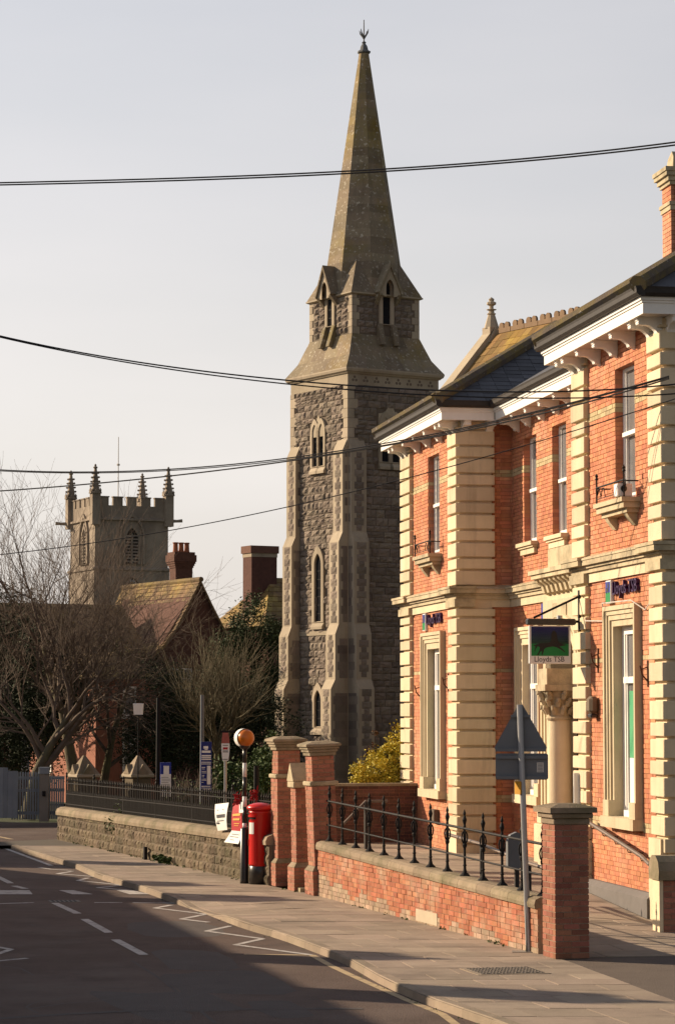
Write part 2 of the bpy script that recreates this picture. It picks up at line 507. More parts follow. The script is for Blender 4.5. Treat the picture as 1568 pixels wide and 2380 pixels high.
def drop(x, y):
    "height of the footway: lowered to the road at the crossing"
    a = max(0, 1 - abs(y - 42.6) / 2.0)
    b = max(0, 1 - (x - kx(y)) / 1.5)
    return -.085 * min(1, a * 1.6) * b

pav = MB()
vs, fs = [], []
NX = 6
ys = [20 + i * .5 for i in range(int((61.8 - 20) / .5) + 1)] + [61.8]
for i, y in enumerate(ys):
    for k in range(NX + 1):
        x = kx(y) + (bx_(y) + .15 - kx(y)) * k / NX
        vs.append((x, y, drop(x, y) - .010))
    if i:
        for k in range(NX):
            a = i * (NX + 1) + k
            fs.append((a - NX - 1, a - NX, a + 1, a))
pav.add(vs, fs)
pav.add([(-7.75, 61.8, -.01), (bx_(61.8) + .2, 61.8, -.01), (-6.9, 64.8, -.01), (-9.5, 62.9, -.04), (-11, 62.3, -.09)], [(0, 1, 2, 3, 4)])
pavement = tag(pav.build('pavement', slab_joint), kind='structure')
rnd = random.Random(11)
y = 20.0
row = 0
slab_n = 0
slab_rest = MB()
slab_rows = []
while y < 61.2:
    d = rnd.choice((.6, .6, .75))
    slab_rows.append((y, min(y + d, 61.6), row))
    y += d
    row += 1
for y0, y1, row in slab_rows:
    ym = (y0 + y1) / 2
    w = bx_(ym) + .1 - (kx(ym) + .15)
    n = max(2, round(w / .9))
    cuts = [0] + [(i + (.5 if row % 2 else 0)) / n for i in range(0 if row % 2 else 1, n)] + [1]
    for c0, c1 in zip(cuts, cuts[1:]):
        g_ = .006
        q = []
        for cc, yy, gx, gy in ((c0, y0, g_, g_), (c1, y0, -g_, g_), (c1, y1, -g_, -g_), (c0, y1, g_, -g_)):
            xa = kx(yy) + .15
            x = xa + (bx_(yy) + .1 - xa) * cc + gx
            q.append(Vector((x, yy + gy, drop(x, yy))))
        jz = rnd.uniform(-.003, .002)
        top = [p + Vector((0, 0, jz + rnd.uniform(-.001, .001))) for p in q]
        mb = slab_rest if slab_n >= 300 else MB()
        mb.add([tuple(p - Vector((0, 0, .05))) for p in q] + [tuple(p) for p in top],
               [(4, 5, 6, 7), (0, 1, 5, 4), (1, 2, 6, 5), (2, 3, 7, 6), (3, 0, 4, 7)], rnd.uniform(.01, .99) if slab_n >= 300 else 0)
        if slab_n < 300:
            mb.build('paving_slab', slab_m, pavement)
        slab_n += 1
if slab_n > 300:
    slab_rest.build('paving_slabs', slab_m, pavement)['kind'] = 'stuff'

# kerb stones
y = 20.0
kerb_root = pavement
while y < 61.6:
    y1 = min(y + .9, 61.8)
    mb = MB()
    x0, x1 = kx(y), kx(y1)
    z0, z1 = drop(x0, y), drop(x1, y1)
    g_ = .006
    loops = []
    for x, yy, z in ((x0, y + g_, z0), (x1, y1 - g_, z1)):
        loops.append([(x - .012, yy, -.2), (x, yy, z - .02), (x + .02, yy, z + .003), (x + .145, yy, z + .003), (x + .145, yy, -.2)])
    mb.loft(loops)
    mb.build('kerb_stone', kerb_m, pavement)
    y = y1

def q7(a, b, z=-.096):
    return gr(.51084 * a, 1649.08 + .51084 * b, z)

def stripes(name, segs, width, mat=paint_w, parent=road, z=-.096):
    mb = MB()
    for i, (p, q) in enumerate(segs):
        p, q = Vector(p), Vector(q)
        d = (q - p).normalized()
        n = Vector((-d.y, d.x, 0)) * width / 2
        zz = z + (i % 2) * .0012
        mb.add([(*(p + n).xy, zz), (*(p - n).xy, zz), (*(q - n).xy, zz), (*(q + n).xy, zz)], [(0, 1, 2, 3)])
    return mb.build(name, mat, parent)

def chain(pts):
    return list(zip(pts, pts[1:]))

stripes('zigzag_marking', chain([q7(780, 889), q7(705, 903), q7(938, 931), q7(825, 953), q7(950, 968)]), .10)
stripes('zigzag_marking', chain([q7(1050, 984), q7(940, 1008), q7(1195, 1043), q7(1070, 1070), q7(1415, 1116)]), .10)
stripes('zigzag_marking', chain([q7(330, 736), q7(262, 747), q7(480, 764)]), .10)
stripes('zigzag_marking', chain([q7(400, 766), q7(355, 778), q7(560, 799), q7(445, 810), q7(600, 824)]), .10)
stripes('zigzag_marking', chain([q7(-40, 1075), q7(52, 1091), q7(-60, 1128)]), .10)
stripes('zigzag_marking', chain([q7(-60, 1148), q7(125, 1131)]), .10)
stripes('zigzag_marking', chain([q7(-40, 600), q7(20, 606), q7(0, 622), q7(235, 710)]), .10)
stripes('edge_line', chain([q7(180, 718), q7(235, 727), q7(330, 732)]), .10)
stripes('edge_line', chain([q7(-10, 577), q7(55, 590)]), .12, paint_y)
stripes('edge_line', chain([q7(1110, 1113), q7(1418, 1117), q7(1500, 1163), q7(1600, 1210), q7(1840, 1317), q7(2010, 1385), q7(2070, 1430), q7(2180, 1490)]), .10, paint_y)
for a, b in (((250, 880), (355, 928)), ((385, 953), (497, 1015)), ((525, 1046), (655, 1115)), ((-10, 760), (50, 790)), ((65, 802), (118, 815))):
    stripes('lane_dash', [(q7(*a), q7(*b))], .13)
for a, b in (((-30, 884), (155, 878)), ((430, 878), (557, 878)), ((605, 878), (860, 882))):
    stripes('give_way_line', [(q7(*a), q7(*b))], .12)
for xs in ((-40, 145, 115, -60), (255, 345, 425, 330), (515, 610, 685, 590)):
    a, b = 822, 840
    mb = MB()
    mb.add([q7(xs[0] + 15, a), q7(xs[1] - 10, a), q7(xs[2] if xs[0] > 0 else 150, b), q7(xs[3], b)], [(0, 1, 2, 3)])
    mb.build('crossing_stripe', paint_w, road)
patch = M('tarmac_patch', (.105, .088, .082), (.088, .073, .068), 2, .93, .4, 50)
stripes('trench_patch', chain([q7(-60, 1408), q7(300, 1385), q7(700, 1366), q7(1150, 1362), q7(1650, 1360)]), .16, patch, z=-.0975)
stripes('sealed_crack', chain([q7(600, 1140), q7(740, 1230), q7(870, 1335), q7(980, 1425)]), .045, patch, z=-.0985)
stripes('sealed_crack', chain([q7(0, 915), q7(300, 905)]), .05, patch, z=-.0985)

# tarmac entrance beside the brick pillar
dv = MB()
dv.add([(2.6, 33.5, -.006), (3.4, 27.5, -.006), (4.4, 20, -.006), (14, 20, -.006), (14, 36.4, -.006), (3.6, 36.0, -.006)], [(0, 1, 2, 3, 4, 5)])
tag(dv.build('drive', tarmac2), kind='structure')

# manhole cover in the footway
def z8(a, b, z=0.0):
    return gr((640 + a * .65306) / 1.0612, (1780 + b * .65306) / 1.0612, z)
mc = empty('manhole_cover', z8(925, 942, .0), 0, 'square cast iron manhole cover with chequered surface in the pavement by the sign pole', 'manhole cover')
mc.rotation_euler.z = R(13)
MB().box(-.46, .46, -.42, .42, -.03, .006).build('frame', kerb_m, mc)
MB().box(-.40, .40, -.36, .36, -.02, .010).build('plate', iron_cover, mc)
tr = MB()
for i in range(13):
    for j in range(12):
        x, yy = -.37 + i * .0617, -.33 + j * .06
        w, h = (.022, .009) if (i + j) % 2 else (.009, .022)
        tr.box(x - w, x + w, yy - h, yy + h, .009, .016)
tr.build('tread_pattern', iron_cover, mc)['kind'] = 'stuff'

# ------------------------------------------------------------------ the bank
TH = math.atan(1035 / FPX * CP)
B0 = Vector((4.87, 38.3, 0))
bank = empty('bank_building', B0, math.pi / 2 + TH,
             'red brick Victorian bank with cream stone quoins, white bracketed eaves and slate roof', 'building')
# frame of the bank: x = away along the front, y = out to the street, z = up
REC = -1.1                      # plane of the recessed centre
EAVE = 9.06

def bricks_front(out, out_pale, u0, u1, z0, z1, nf, holes, depth=.21, seed=0):
    "Flemish bond on a wall facing +y"
    rnd = random.Random(seed)
    nc = int(round((z1 - z0) / .075))
    for c in range(nc):
        za = z0 + c * .075
        zm = za + .037
        u = u0 - (.0 if c % 2 else .169)
        k = 0
        pale = 7.90 < zm < 8.06 or 3.93 < zm < 4.03 or 1.36 < zm < 1.5
        while u < u1:
            L = .225 if (k % 2 == 0) else .1125
            a, b = max(u, u0), min(u + L - .010, u1)
            segs = [(a, b)] if b - a > .02 else []
            for h0, h1, hz0, hz1 in holes:
                if hz0 < zm < hz1:
                    ns = []
                    for s0, s1 in segs:
                        if s1 <= h0 or s0 >= h1: ns.append((s0, s1)); continue
                        if s0 < h0: ns.append((s0, h0))
                        if s1 > h1: ns.append((h1, s1))
                    segs = ns
            for s0, s1 in segs:
                if s1 - s0 > .025:
                    pr = rnd.uniform(-.002, .003)
                    (out_pale if pale else out).append((((s0 + s1) / 2, nf - depth / 2 + pr, za + .0375), (s1 - s0, depth, .066), 0, 'brick'))
            u += L
            k += 1

def plate(mb, u0, u1, z0, z1, nf, holes, depth=.3, e=.006):
    us = sorted({u0, u1, *[h[0] - e for h in holes], *[h[1] + e for h in holes]})
    zs = sorted({z0, z1, *[h[2] - e for h in holes], *[h[3] + e for h in holes]})
    us = [u for u in us if u0 <= u <= u1]
    zs = [z for z in zs if z0 <= z <= z1]
    for a, b in zip(us, us[1:]):
        for c, d in zip(zs, zs[1:]):
            m_, n_ = (a + b) / 2, (c + d) / 2
            if not any(h[0] - e < m_ < h[1] + e and h[2] - e < n_ < h[3] + e for h in holes):
                mb.box(a, b, nf - depth, nf, c, d)

W1Z = (6.50, 8.64)
WG = (1.36, 4.84)
rb_holes = [(1.55, 2.66, *W1Z), (1.3, 3.1, *WG)]
lw_holes = [(16.1, 17.25, *W1Z), (15.55, 17.6, *WG)]
rc_holes = [(12.15, 13.15, *W1Z), (9.85, 10.9, *W1Z), (7.55, 8.6, *W1Z), (11.65, 13.6, *WG), (7.9, 11.15, .2, 5.3)]
out, outp = [], []
bricks_front(out, outp, .62, 4.25, .06, 9.06, 0, rb_holes, seed=1)
bricks_front(out, outp, 14.92, 18.9, .21, 9.06, 0, lw_holes, seed=2)
bricks_front(out, outp, 8.2, 14.2, .21, 9.06, REC, rc_holes, seed=3)
# brick part of the left wing's return, facing the near end (-x)
rnd = random.Random(4)
for c in range(118):
    za = .21 + c * .075
    v = REC - (.0 if c % 2 else .08)
    k = c
    while v < -.70:
        L = .225 if k % 2 else .1125
        a, b = max(v, REC), min(v + L - .01, -.705)
        if b - a > .02:
            zz = za + .0375
            pl = 7.90 < zz < 8.06 or 3.93 < zz < 4.03 or 1.36 < zz < 1.5
            (outp if pl else out).append(((14.2 + .05, (a + b) / 2, zz), (.10, b - a, .066), 0, 'brick'))
        v += L
        k += 1
pieces(bank, 'brick', brick_m, out, 300)
pieces(bank, 'pale_brick', brick_pale, outp, 300, 'pale_brickwork')

mb = MB()
plate(mb, .0, 4.97, 0, 9.06, -.012, rb_holes)
plate(mb, 14.21, 19.83, 0, 9.06, -.012, lw_holes)
plate(mb, 4.9, 14.25, 0, 9.06, REC - .012, rc_holes)
mb.box(14.215, 14.45, REC - .3, -.02, 0, 9.05)
mb.box(4.66, 4.95, REC - .3, -.02, 0, 9.05)
mb.box(.03, .3, -9, -.3, 0, 9.05)
mb.box(19.5, 19.82, -9, -.3, 0, 9.05)
mb.build('wall', mortar, bank)
MB().box(.35, 19.4, -9, -2.2, .1, 9.0).build('interior', darkin, bank)

# rusticated corner stones: one block for each course
def pilaster(t0, t1, nb, nf, seed):
    rnd = random.Random(seed)
    for za, zb in ((.20, 5.28), (5.72, 8.98)):
        z, k = za, 0
        while z < zb - .08:
            h = (.325, .245)[k % 2]
            h = min(h, zb - z)
            MB().cbox(t0 - rnd.uniform(0, .008), t1 + rnd.uniform(-.006, .008), nb, nf + rnd.uniform(-.007, .005), z + .004 + rnd.uniform(0, .005), z + h - .040 + rnd.uniform(-.006, .003), rnd.uniform(.006, .013)).build('quoin_stone', bath, bank)
            z += h
            k += 1
    MB().box(t0 + .06, t1 - .06, nb + .05, nf - .075, .1, 9.05).build('pilaster_core', bath, bank)
pilaster(-.09, .60, -.78, .09, 1)
pilaster(4.24, 5.05, -.62, .09, 2)
pilaster(14.09, 14.90, -.72, .09, 3)
pilaster(18.88, 19.94, -.72, .09, 4)

# string course and frieze
def course(t0, t1, nb, nf, ends):
    for z0, z1, o in ((5.28, 5.44, .045), (5.44, 5.51, .09), (5.51, 5.555, .13), (5.555, 5.64, .185)):
        MB().box(t0 - o * ends[0], t1 + o * ends[1], nb, nf + o, z0, z1 - .0005).build('string_course', bath if z0 < 5.4 else bath_dirty, bank)
    mb = MB()
    o = .20
    mb.loft([[(t0 - o * ends[0], nb, 5.64), (t0 - o * ends[0], nf + o, 5.64), (t0 - o * ends[0], nf + o, 5.67), (t0 - .02 * ends[0], nf + .01, 5.73), (t0 - .02 * ends[0], nb, 5.73)],
             [(t1 + o * ends[1], nb, 5.64), (t1 + o * ends[1], nf + o, 5.64), (t1 + o * ends[1], nf + o, 5.67), (t1 + .02 * ends[1], nf + .01, 5.73), (t1 + .02 * ends[1], nb, 5.73)]])
    mb.build('string_course', bath_dirty, bank)
course(0, 4.97, -1.05, 0, (1, 1))
course(14.2, 19.85, -1.05, 0, (1, 1))
course(5.0, 14.17, REC - .2, REC, (0, 0))
for t0, t1 in ((-.06, .60), (4.24, 5.03), (14.12, 14.90), (18.88, 19.92)):
    mb = MB()
    mb.box(t0 - .06, t1 + .06, -.3, .125, 5.281, 5.438)
    mb.box(t0 - .15, t1 + .15, -.3, .245, 5.556, 5.638)
    mb.box(t0 - .17, t1 + .17, -.3, .262, 5.641, 5.69)
    mb.build('pilaster_break', bath_dirty, bank)

# eaves: soffit, fascia, gutter, brackets
OV = .45
def eave(t0, t1, nb, nf, ends):
    a, b = t0 - OV * ends[0], t1 + OV * ends[1]
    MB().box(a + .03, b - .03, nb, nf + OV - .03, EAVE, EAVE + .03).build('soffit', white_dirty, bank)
    mb = MB()
    mb.box(a, b, nf + OV - .03, nf + OV, EAVE - .02, EAVE + .14)
    mb.box(a - .02, b + .02, nf + OV - .02, nf + OV + .02, EAVE + .141, EAVE + .175)
    mb.box(a - .045, b + .045, nf + OV - .02, nf + OV + .045, EAVE + .176, EAVE + .225)
    for e_, x, s in ((ends[0], a, 1), (ends[1], b, -1)):
        if e_:
            mb.box(min(x, x + .03 * s), max(x, x + .03 * s), nb, nf + OV - .031, EAVE - .02, EAVE + .14)
            mb.box(min(x - .02 * s, x + .02 * s), max(x - .02 * s, x + .02 * s), nb, nf + OV - .021, EAVE + .141, EAVE + .175)
            mb.box(min(x - .045 * s, x + .02 * s), max(x - .045 * s, x + .02 * s), nb, nf + OV - .021, EAVE + .176, EAVE + .225)
    mb.build('fascia', white, bank)
    gm = MB()
    prof = [(.0, .228), (.10, .228), (.135, .27), (.14, .33), (.15, .365), (.10, .37), (.0, .37)]
    gm.loft([[(a - .14 * ends[0], nf + OV + p, EAVE + z) for p, z in prof], [(b + .14 * ends[1], nf + OV + p, EAVE + z) for p, z in prof]])
    for e_, x, s in ((ends[0], a, -1), (ends[1], b, 1)):
        if e_:
            gm.loft([[(x + s * p, nb, EAVE + z - .001) for p, z in prof], [(x + s * p, nf + OV, EAVE + z - .001) for p, z in prof]])
    gm.build('gutter', gutter_m, bank)
eave(0, 4.97, REC + .46, 0, (1, 1))
eave(14.2, 19.85, REC + .46, 0, (1, 1))
eave(5.45, 13.72, REC - .2, REC, (0, 0))

br_prof = [(0, 0), (.40, 0), (.40, -.055), (.385, -.06), (.375, -.085), (.35, -.09), (.345, -.11), (.31, -.125), (.27, -.115), (.20, -.13), (.12, -.19), (.085, -.235), (.05, -.235), (.0, -.27)]
br_me = None
def bracket(t, nf, ang=0.0, loc=None):
    global br_me
    if br_me is None:
        mb = MB()
        mb.ext([(-.065, p, z) for p, z in br_prof], (.13, 0, 0))
        mb.box(-.08, .08, 0, .415, -.028, -.001)
        mb.tube([(-.075, .355, -.085), (.075, .355, -.085)], .035, 8)
        mb.tube([(-.075, .06, -.20), (.075, .06, -.20)], .05, 8)
        o = mb.build('eave_bracket', white, bank)
        br_me = o.data
    else:
        o = bpy.data.objects.new('eave_bracket', br_me)
        C.objects.link(o)
        o.parent = bank
    o.location = loc or (t, nf, EAVE)
    o.rotation_euler = (0, 0, ang)
for t in (.08, .50, 1.55, 2.55, 3.55, 4.48, 4.88): bracket(t, 0)
for t in (14.30, 14.72, 15.85, 17.0, 18.15, 19.30, 19.74): bracket(t, 0)
for t in (13.55, 12.6, 11.5, 10.4, 9.3, 8.2, 7.1, 6.0): bracket(t, REC)
for n in (-.10, -.62): bracket(0, 0, math.pi / 2, (14.2, n, EAVE))
for n in (-.10, -.62): bracket(0, 0, math.pi / 2, (0, n, EAVE))

# windows -----------------------------------------------------------
def sash(t0, t1, z0, z1, nf, rail, name='window', curtain_on=True):
    w = MB()
    n0, n1 = nf - .21, nf - .13
    f = .075
    w.box(t0, t0 + f, n0, n1, z0, z1); w.box(t1 - f, t1, n0, n1, z0, z1)
    w.box(t0 + f, t1 - f, n0, n1, z1 - f, z1); w.box(t0 + f, t1 - f, n0, n1, z0, z0 + f + .03)
    w.box(t0 + f, t1 - f, n0 - .01, n1 + .035, rail - .035, rail + .03)
    w.box(t0 + f, t0 + f + .045, n0 + .01, n1 - .02, z0 + f, z1 - f); w.box(t1 - f - .045, t1 - f, n0 + .01, n1 - .02, z0 + f, z1 - f)
    o = w.build(name, white, bank)
    for a, b, d in ((rail + .03, z1 - f, 0), (z0 + f + .03, rail - .035, -.02)):
        MB().box(t0 + f + .045, t1 - f - .045, n0 + .03 + d, n0 + .036 + d, a, b).build('pane', glass, o)
    return o

for t0, t1, n in ((1.55, 2.66, 0), (16.1, 17.25, 0), (12.15, 13.15, REC), (9.85, 10.9, REC), (7.55, 8.6, REC)):
    w = sash(t0, t1, *W1Z, n, 7.56)
    if n == 0:                                   # bracketed sill with an iron guard
        c = (t0 + t1) / 2
        mb = MB()
        mb.box(c - .82, c + .82, n - .25, n + .30, 6.40, 6.47)
        mb.box(c - .78, c + .78, n - .02, n + .26, 6.31, 6.3995)
        mb.box(c - .72, c + .72, n - .02, n + .19, 6.24, 6.3095)
        for q in (c - .55, c + .55):
            mb.ext([(q - .09, n - .02, 6.2395), (q - .09, n + .17, 6.2395), (q - .09, n + .13, 6.17), (q - .09, n + .03, 6.05), (q - .09, n - .02, 6.05)], (.18, 0, 0))
        mb.build('sill', bath_dirty, w)
        ir = MB()
        for q in (c - .78, c + .78):
            ir.tube([(q, n + .25, 6.47), (q, n + .25, 6.86)], .016, 6)
            ir.lathe([(.0, 6.84), (.03, 6.87), (.018, 6.90), (.028, 6.925), (.0, 6.97)], q, n + .25, 8)
            ir.tube([(q, n + .25, 6.72), (q, n + .02, 6.72)], .012, 5)
            for s in (-1, 1):
                ir.tube([(q, n + .25, 6.60), (q + .05 * s, n + .24, 6.64), (q + .07 * s, n + .24, 6.70), (q + .02 * s, n + .25, 6.75)], .009, 5)
        ir.tube([(c - .78, n + .25, 6.735), (c + .78, n + .25, 6.735)], .016, 6)
        ir.tube([(c - .78, n + .25, 6.55), (c + .78, n + .25, 6.55)], .007, 5)
        for s in (-1, 1):
            pts = [(c + s * (.78 - .5 * k / 10), n + .25, 6.56 + .15 * abs(math.sin(k / 10 * math.pi * 2))) for k in range(11)]
            ir.tube(pts, .008, 5)
        ir.build('window_guard', black, w)
    else:
        mb = MB()
        mb.box(t0 - .13, t1 + .13, n - .25, n + .15, 6.425, 6.50)
        mb.box(t0 - .10, t1 + .10, n - .02, n + .11, 6.385, 6.4245)
        mb.box(t0 - .06, t1 + .06, n - .02, n + .07, 6.27, 6.3845)
        mb.build('sill', bath, w)

def gf_window(t0, t1, nf, o0, o1):
    z0, z1 = WG
    s = MB()
    for a, b, d in ((.0, .07, .115), (.07, .14, .085), (.14, .22, .06), (.22, min(o0 - t0, t1 - o1), .03)):
        zt = z1 - a
        s.box(t0 + a, t0 + b, nf - .30, nf + d, z0 + .42, zt - .0)
        s.box(t1 - b, t1 - a, nf - .30, nf + d, z0 + .42, zt - .0)
        s.box(t0 + b, t1 - b, nf - .30, nf + d, zt - (b - a), zt - .0)
    e = min(o0 - t0, t1 - o1)
    s.box(t0 + .001, o0, nf - .30, nf + .13, z0 + .17, z0 + .4195)
    s.box(o1, t1 - .001, nf - .30, nf + .13, z0 + .17, z0 + .4195)
    s.box(t0 - .02, t1 + .02, nf - .30, nf + .17, z0, z0 + .1695)
    so = s.build('window_surround', bath, bank)
    w = MB()
    n0, n1 = nf - .20, nf - .12
    f = .15
    zb, zt = z0 + .17, z1 - .30
    w.box(o0, o0 + f, n0, n1, zb, zt); w.box(o1 - f, o1, n0, n1, zb, zt)
    w.box(o0 + f, o1 - f, n0, n1, zt - f, zt); w.box(o0 + f, o1 - f, n0, n1 + .04, zb, zb + .10)
    w.box(o0 + f, o1 - f, n0, n1 + .03, 3.62, 3.72)
    w.box(o0 + f, o0 + f + .05, n0 + .01, n1 - .02, zb, zt); w.box(o1 - f - .05, o1 - f, n0 + .01, n1 - .02, zb, zt)
    wo = w.build('window', white, bank)
    for a, b in ((3.72, zt - f), (zb + .10, 3.62)):
        MB().box(o0 + f + .05, o1 - f - .05, n0 + .03, n0 + .036, a, b).build('pane', glass, wo)
    return wo

wg_rb = gf_window(1.3, 3.1, 0, 1.62, 2.78)
wg_lw = gf_window(15.55, 17.6, 0, 15.9, 17.22)
wg_rc = gf_window(11.65, 13.6, REC, 12.0, 13.25)
for o, c, nf, nm in ((wg_rb, 2.2, 0, 'rb'), (wg_lw, 16.55, 0, 'lw')):
    p = MB()
    p.box(c - .42, c + .34, nf - .164, nf - .160, 2.45, 3.5, mi=0)
    p.box(c - .42, c + .34, nf - .164, nf - .1595, 1.70, 2.448, mi=1)
    p.build('window_poster', [posters_green, signwhite], o)

# recessed doorway with its arch and column -----------------------------
PN = REC + .14
ac, ar, az = 9.55, 1.02, 3.66
por = MB()
arc = [(ac + ar * math.cos(R(180 - i * 180 / 18)), az + ar * math.sin(R(180 - i * 180 / 18))) for i in range(19)]
left_arc, right_arc = arc[:10], arc[9:]
top = 5.27
por.ext([(11.15, PN, .2), (11.15, PN, top), (ac, PN, top)] + [(u, PN, z) for u, z in reversed([(2 * ac - a, b) for a, b in reversed(left_arc)][::-1])][::-1][0:0] + [(ac, PN, az + ar)] +
        [(ac + ar * math.sin(R(i * 10)), PN, az + ar * math.cos(R(i * 10))) for i in range(1, 10)] + [(ac + ar, PN, .2)], (0, -.5, 0))
por.ext([(7.9, PN, .2), (7.9, PN, top), (ac - .0005, PN, top), (ac - .0005, PN, az + ar)] +
        [(ac - ar * math.sin(R(i * 10)), PN, az + ar * math.cos(R(i * 10))) for i in range(1, 10)] + [(ac - ar, PN, .2)], (0, -.5, 0))
portal = por.build('doorway_surround', bath, bank)
mould = MB()
for r0, d in ((1.06, .05), (1.16, .08), (1.26, .05)):
    pts = [(ac + r0 * math.cos(R(i * 10)), PN + .01, az + r0 * math.sin(R(i * 10))) for i in range(19)]
    mould.tube(pts, d, 6)
mould.box(10.58, 11.2, PN - .05, PN + .10, 3.56, 3.68)
mould.box(7.85, 8.52, PN - .05, PN + .10, 3.56, 3.68)
for q in (10.62, 10.8, 11.0):
    mould.box(q, q + .1, PN - .05, PN + .05 + (q - 10.6) * .06, 1.35, 3.559)
mould.build('arch_moulding', bath, portal)
ped = MB()
ped.cbox(10.5, 11.25, PN - .3, PN + .18, .2, 1.05, .02)
ped.cbox(10.54, 11.2, PN - .3, PN + .13, 1.052, 1.34, .015)
ped.build('pedestal', bath, portal)
MB().box(8.53, 10.57, PN - 1.4, PN - 1.3, .2, 4.7).build('entrance_door', timber_dark, portal)
pn = MB()
pn.box(9.35, 10.35, PN + .002, PN + .02, 4.93, 5.2)
pn.build('inscribed_panel', bath_dirty, portal)
# column
cx_, cy_ = 8.95, REC + .40
colu = MB()
colu.lathe([(.30, .90), (.30, 1.0), (.31, 1.04), (.27, 1.10), (.28, 1.28), (.235, 1.33), (.225, 1.5), (.205, 3.02), (.205, 3.05)], cx_, cy_, 24)
col = colu.build('column', bath, bank, True)
MB().cbox(cx_ - .34, cx_ + .34, cy_ - .34, cy_ + .34, .2, .90, .02).build('column_base', bath, col)
cap = MB()
cap.lathe([(.235, 3.02), (.25, 3.05), (.235, 3.08), (.22, 3.10), (.235, 3.3), (.31, 3.50), (.33, 3.54)], cx_, cy_, 20)
cap.box(cx_ - .36, cx_ + .36, cy_ - .36, cy_ + .36, 3.545, 3.66)
cap.box(cx_ - .31, cx_ + .31, cy_ - .75, cy_ + .31, 3.662, 3.95)
rnd = random.Random(5)
for tier, (zz, rr, n) in enumerate(((3.13, .235, 10), (3.27, .26, 10), (3.40, .31, 8))):
    for k in range(n):
        a = 2 * math.pi * (k + .5 * (tier % 2)) / n
        px, py = math.cos(a), math.sin(a)
        q = [Vector((cx_ + px * rr, cy_ + py * rr, zz)), Vector((cx_ + px * (rr + .04), cy_ + py * (rr + .04), zz + .09)), Vector((cx_ + px * (rr + .10), cy_ + py * (rr + .10), zz + .12)), Vector((cx_ + px * (rr + .11), cy_ + py * (rr + .11), zz + .07))]
        cap.tube(q, [.05, .06, .04, .015], 5)
cap.build('capital', bath_dirty, col)
# hood over the doorway and the parapet above it
hd = MB()
hd.box(7.95, 11.2, REC, REC + .42, 5.76, 5.84)
hd.box(8.0, 11.12, REC, REC + .38, 5.68, 5.7595)
for i in range(9):
    q = 10.9 - i * .33
    hd.ext([(q, REC, 5.6795), (q, REC + .34, 5.6795), (q, REC + .30, 5.62), (q, REC + .2, 5.55), (q, REC + .16, 5.42), (q, REC, 5.36)], (.15, 0, 0))
hd.build('door_hood', bath_dirty, bank)
MB().box(7.95, 11.05, REC - .1, REC + .06, 5.85, 6.262).build('hood_parapet', bath_dirty, bank)

# slate roofs ---------------------------------------------------------
PT = math.tan(R(31))
ZE = EAVE + .35
def hip_roof(t0, t1, nf, nb):
    a, b = t0 - .56, t1 + .56
    f = nf + .56
    hw = (b - a) / 2
    m_ = (a + b) / 2
    rz = ZE + hw * PT
    mb = MB()
    mb.add([(a, f, ZE), (b, f, ZE), (m_, f - hw, rz), (m_, nb, rz), (a, nb, ZE), (b, nb, ZE)], [(0, 1, 2), (0, 2, 3, 4), (1, 5, 3, 2)])
    o = mb.build('roof', slate, bank)
    h = MB()
    for x in (a, b):
        h.tube([(x, f, ZE + .04), (m_, f - hw, rz + .06)], .14, 8)
    h.tube([(m_, f - hw, rz + .03), (m_, nb, rz + .03)], .10, 8)
    h.build('hip_tiles', hip_tile, o)
    return o, a, b, f, hw, m_, rz
lwr = hip_roof(14.2, 19.85, 0, -9)
rbr = hip_roof(0, 4.97, 0, -9)
mb = MB()
mb.add([(5.0, REC + .56, ZE), (14.2, REC + .56, ZE), (14.2, -9, ZE + (9 + REC + .56) * PT), (5.0, -9, ZE + (9 + REC + .56) * PT)], [(0, 1, 2, 3)])
mb.build('roof', slate, bank)
# slates on the slope of the left wing that faces the near end
_, a, b, f, hw, m_, rz = lwr
rnd = random.Random(6)
sl = math.hypot(1, PT)
cosA, sinA = 1 / sl, PT / sl
nrm = Vector((-sinA, 0, cosA))
ns = 0
row = 0
v = 0.0
while v < hw * sl:
    h = .20
    t = a + v * cosA
    z = ZE + v * sinA
    lim = f - v * cosA                  # hip line
    n = lim - .0 - (row % 2) * .17
    while n > -5.2:
        w = .34
        o_ = Vector((t, n, z)) + nrm * .012
        up = Vector((cosA, 0, sinA)) * (h + .05)
        th_ = nrm * .009
        p0 = o_ + nrm * rnd.uniform(.002, .007)
        q = [p0, p0 + Vector((0, -w + .012, 0)), p0 + Vector((0, -w + .012, 0)) + up - nrm * .010, p0 + up - nrm * .010]
        mb = MB()
        mb.add([x - th_ for x in q] + q, [(4, 5, 6, 7), (0, 1, 5, 4), (1, 2, 6, 5), (2, 3, 7, 6), (3, 0, 4, 7)])
        if ns < 300:
            mb.build('slate', slate, bank)
        ns += 1
        n -= w
    v += h
    row += 1

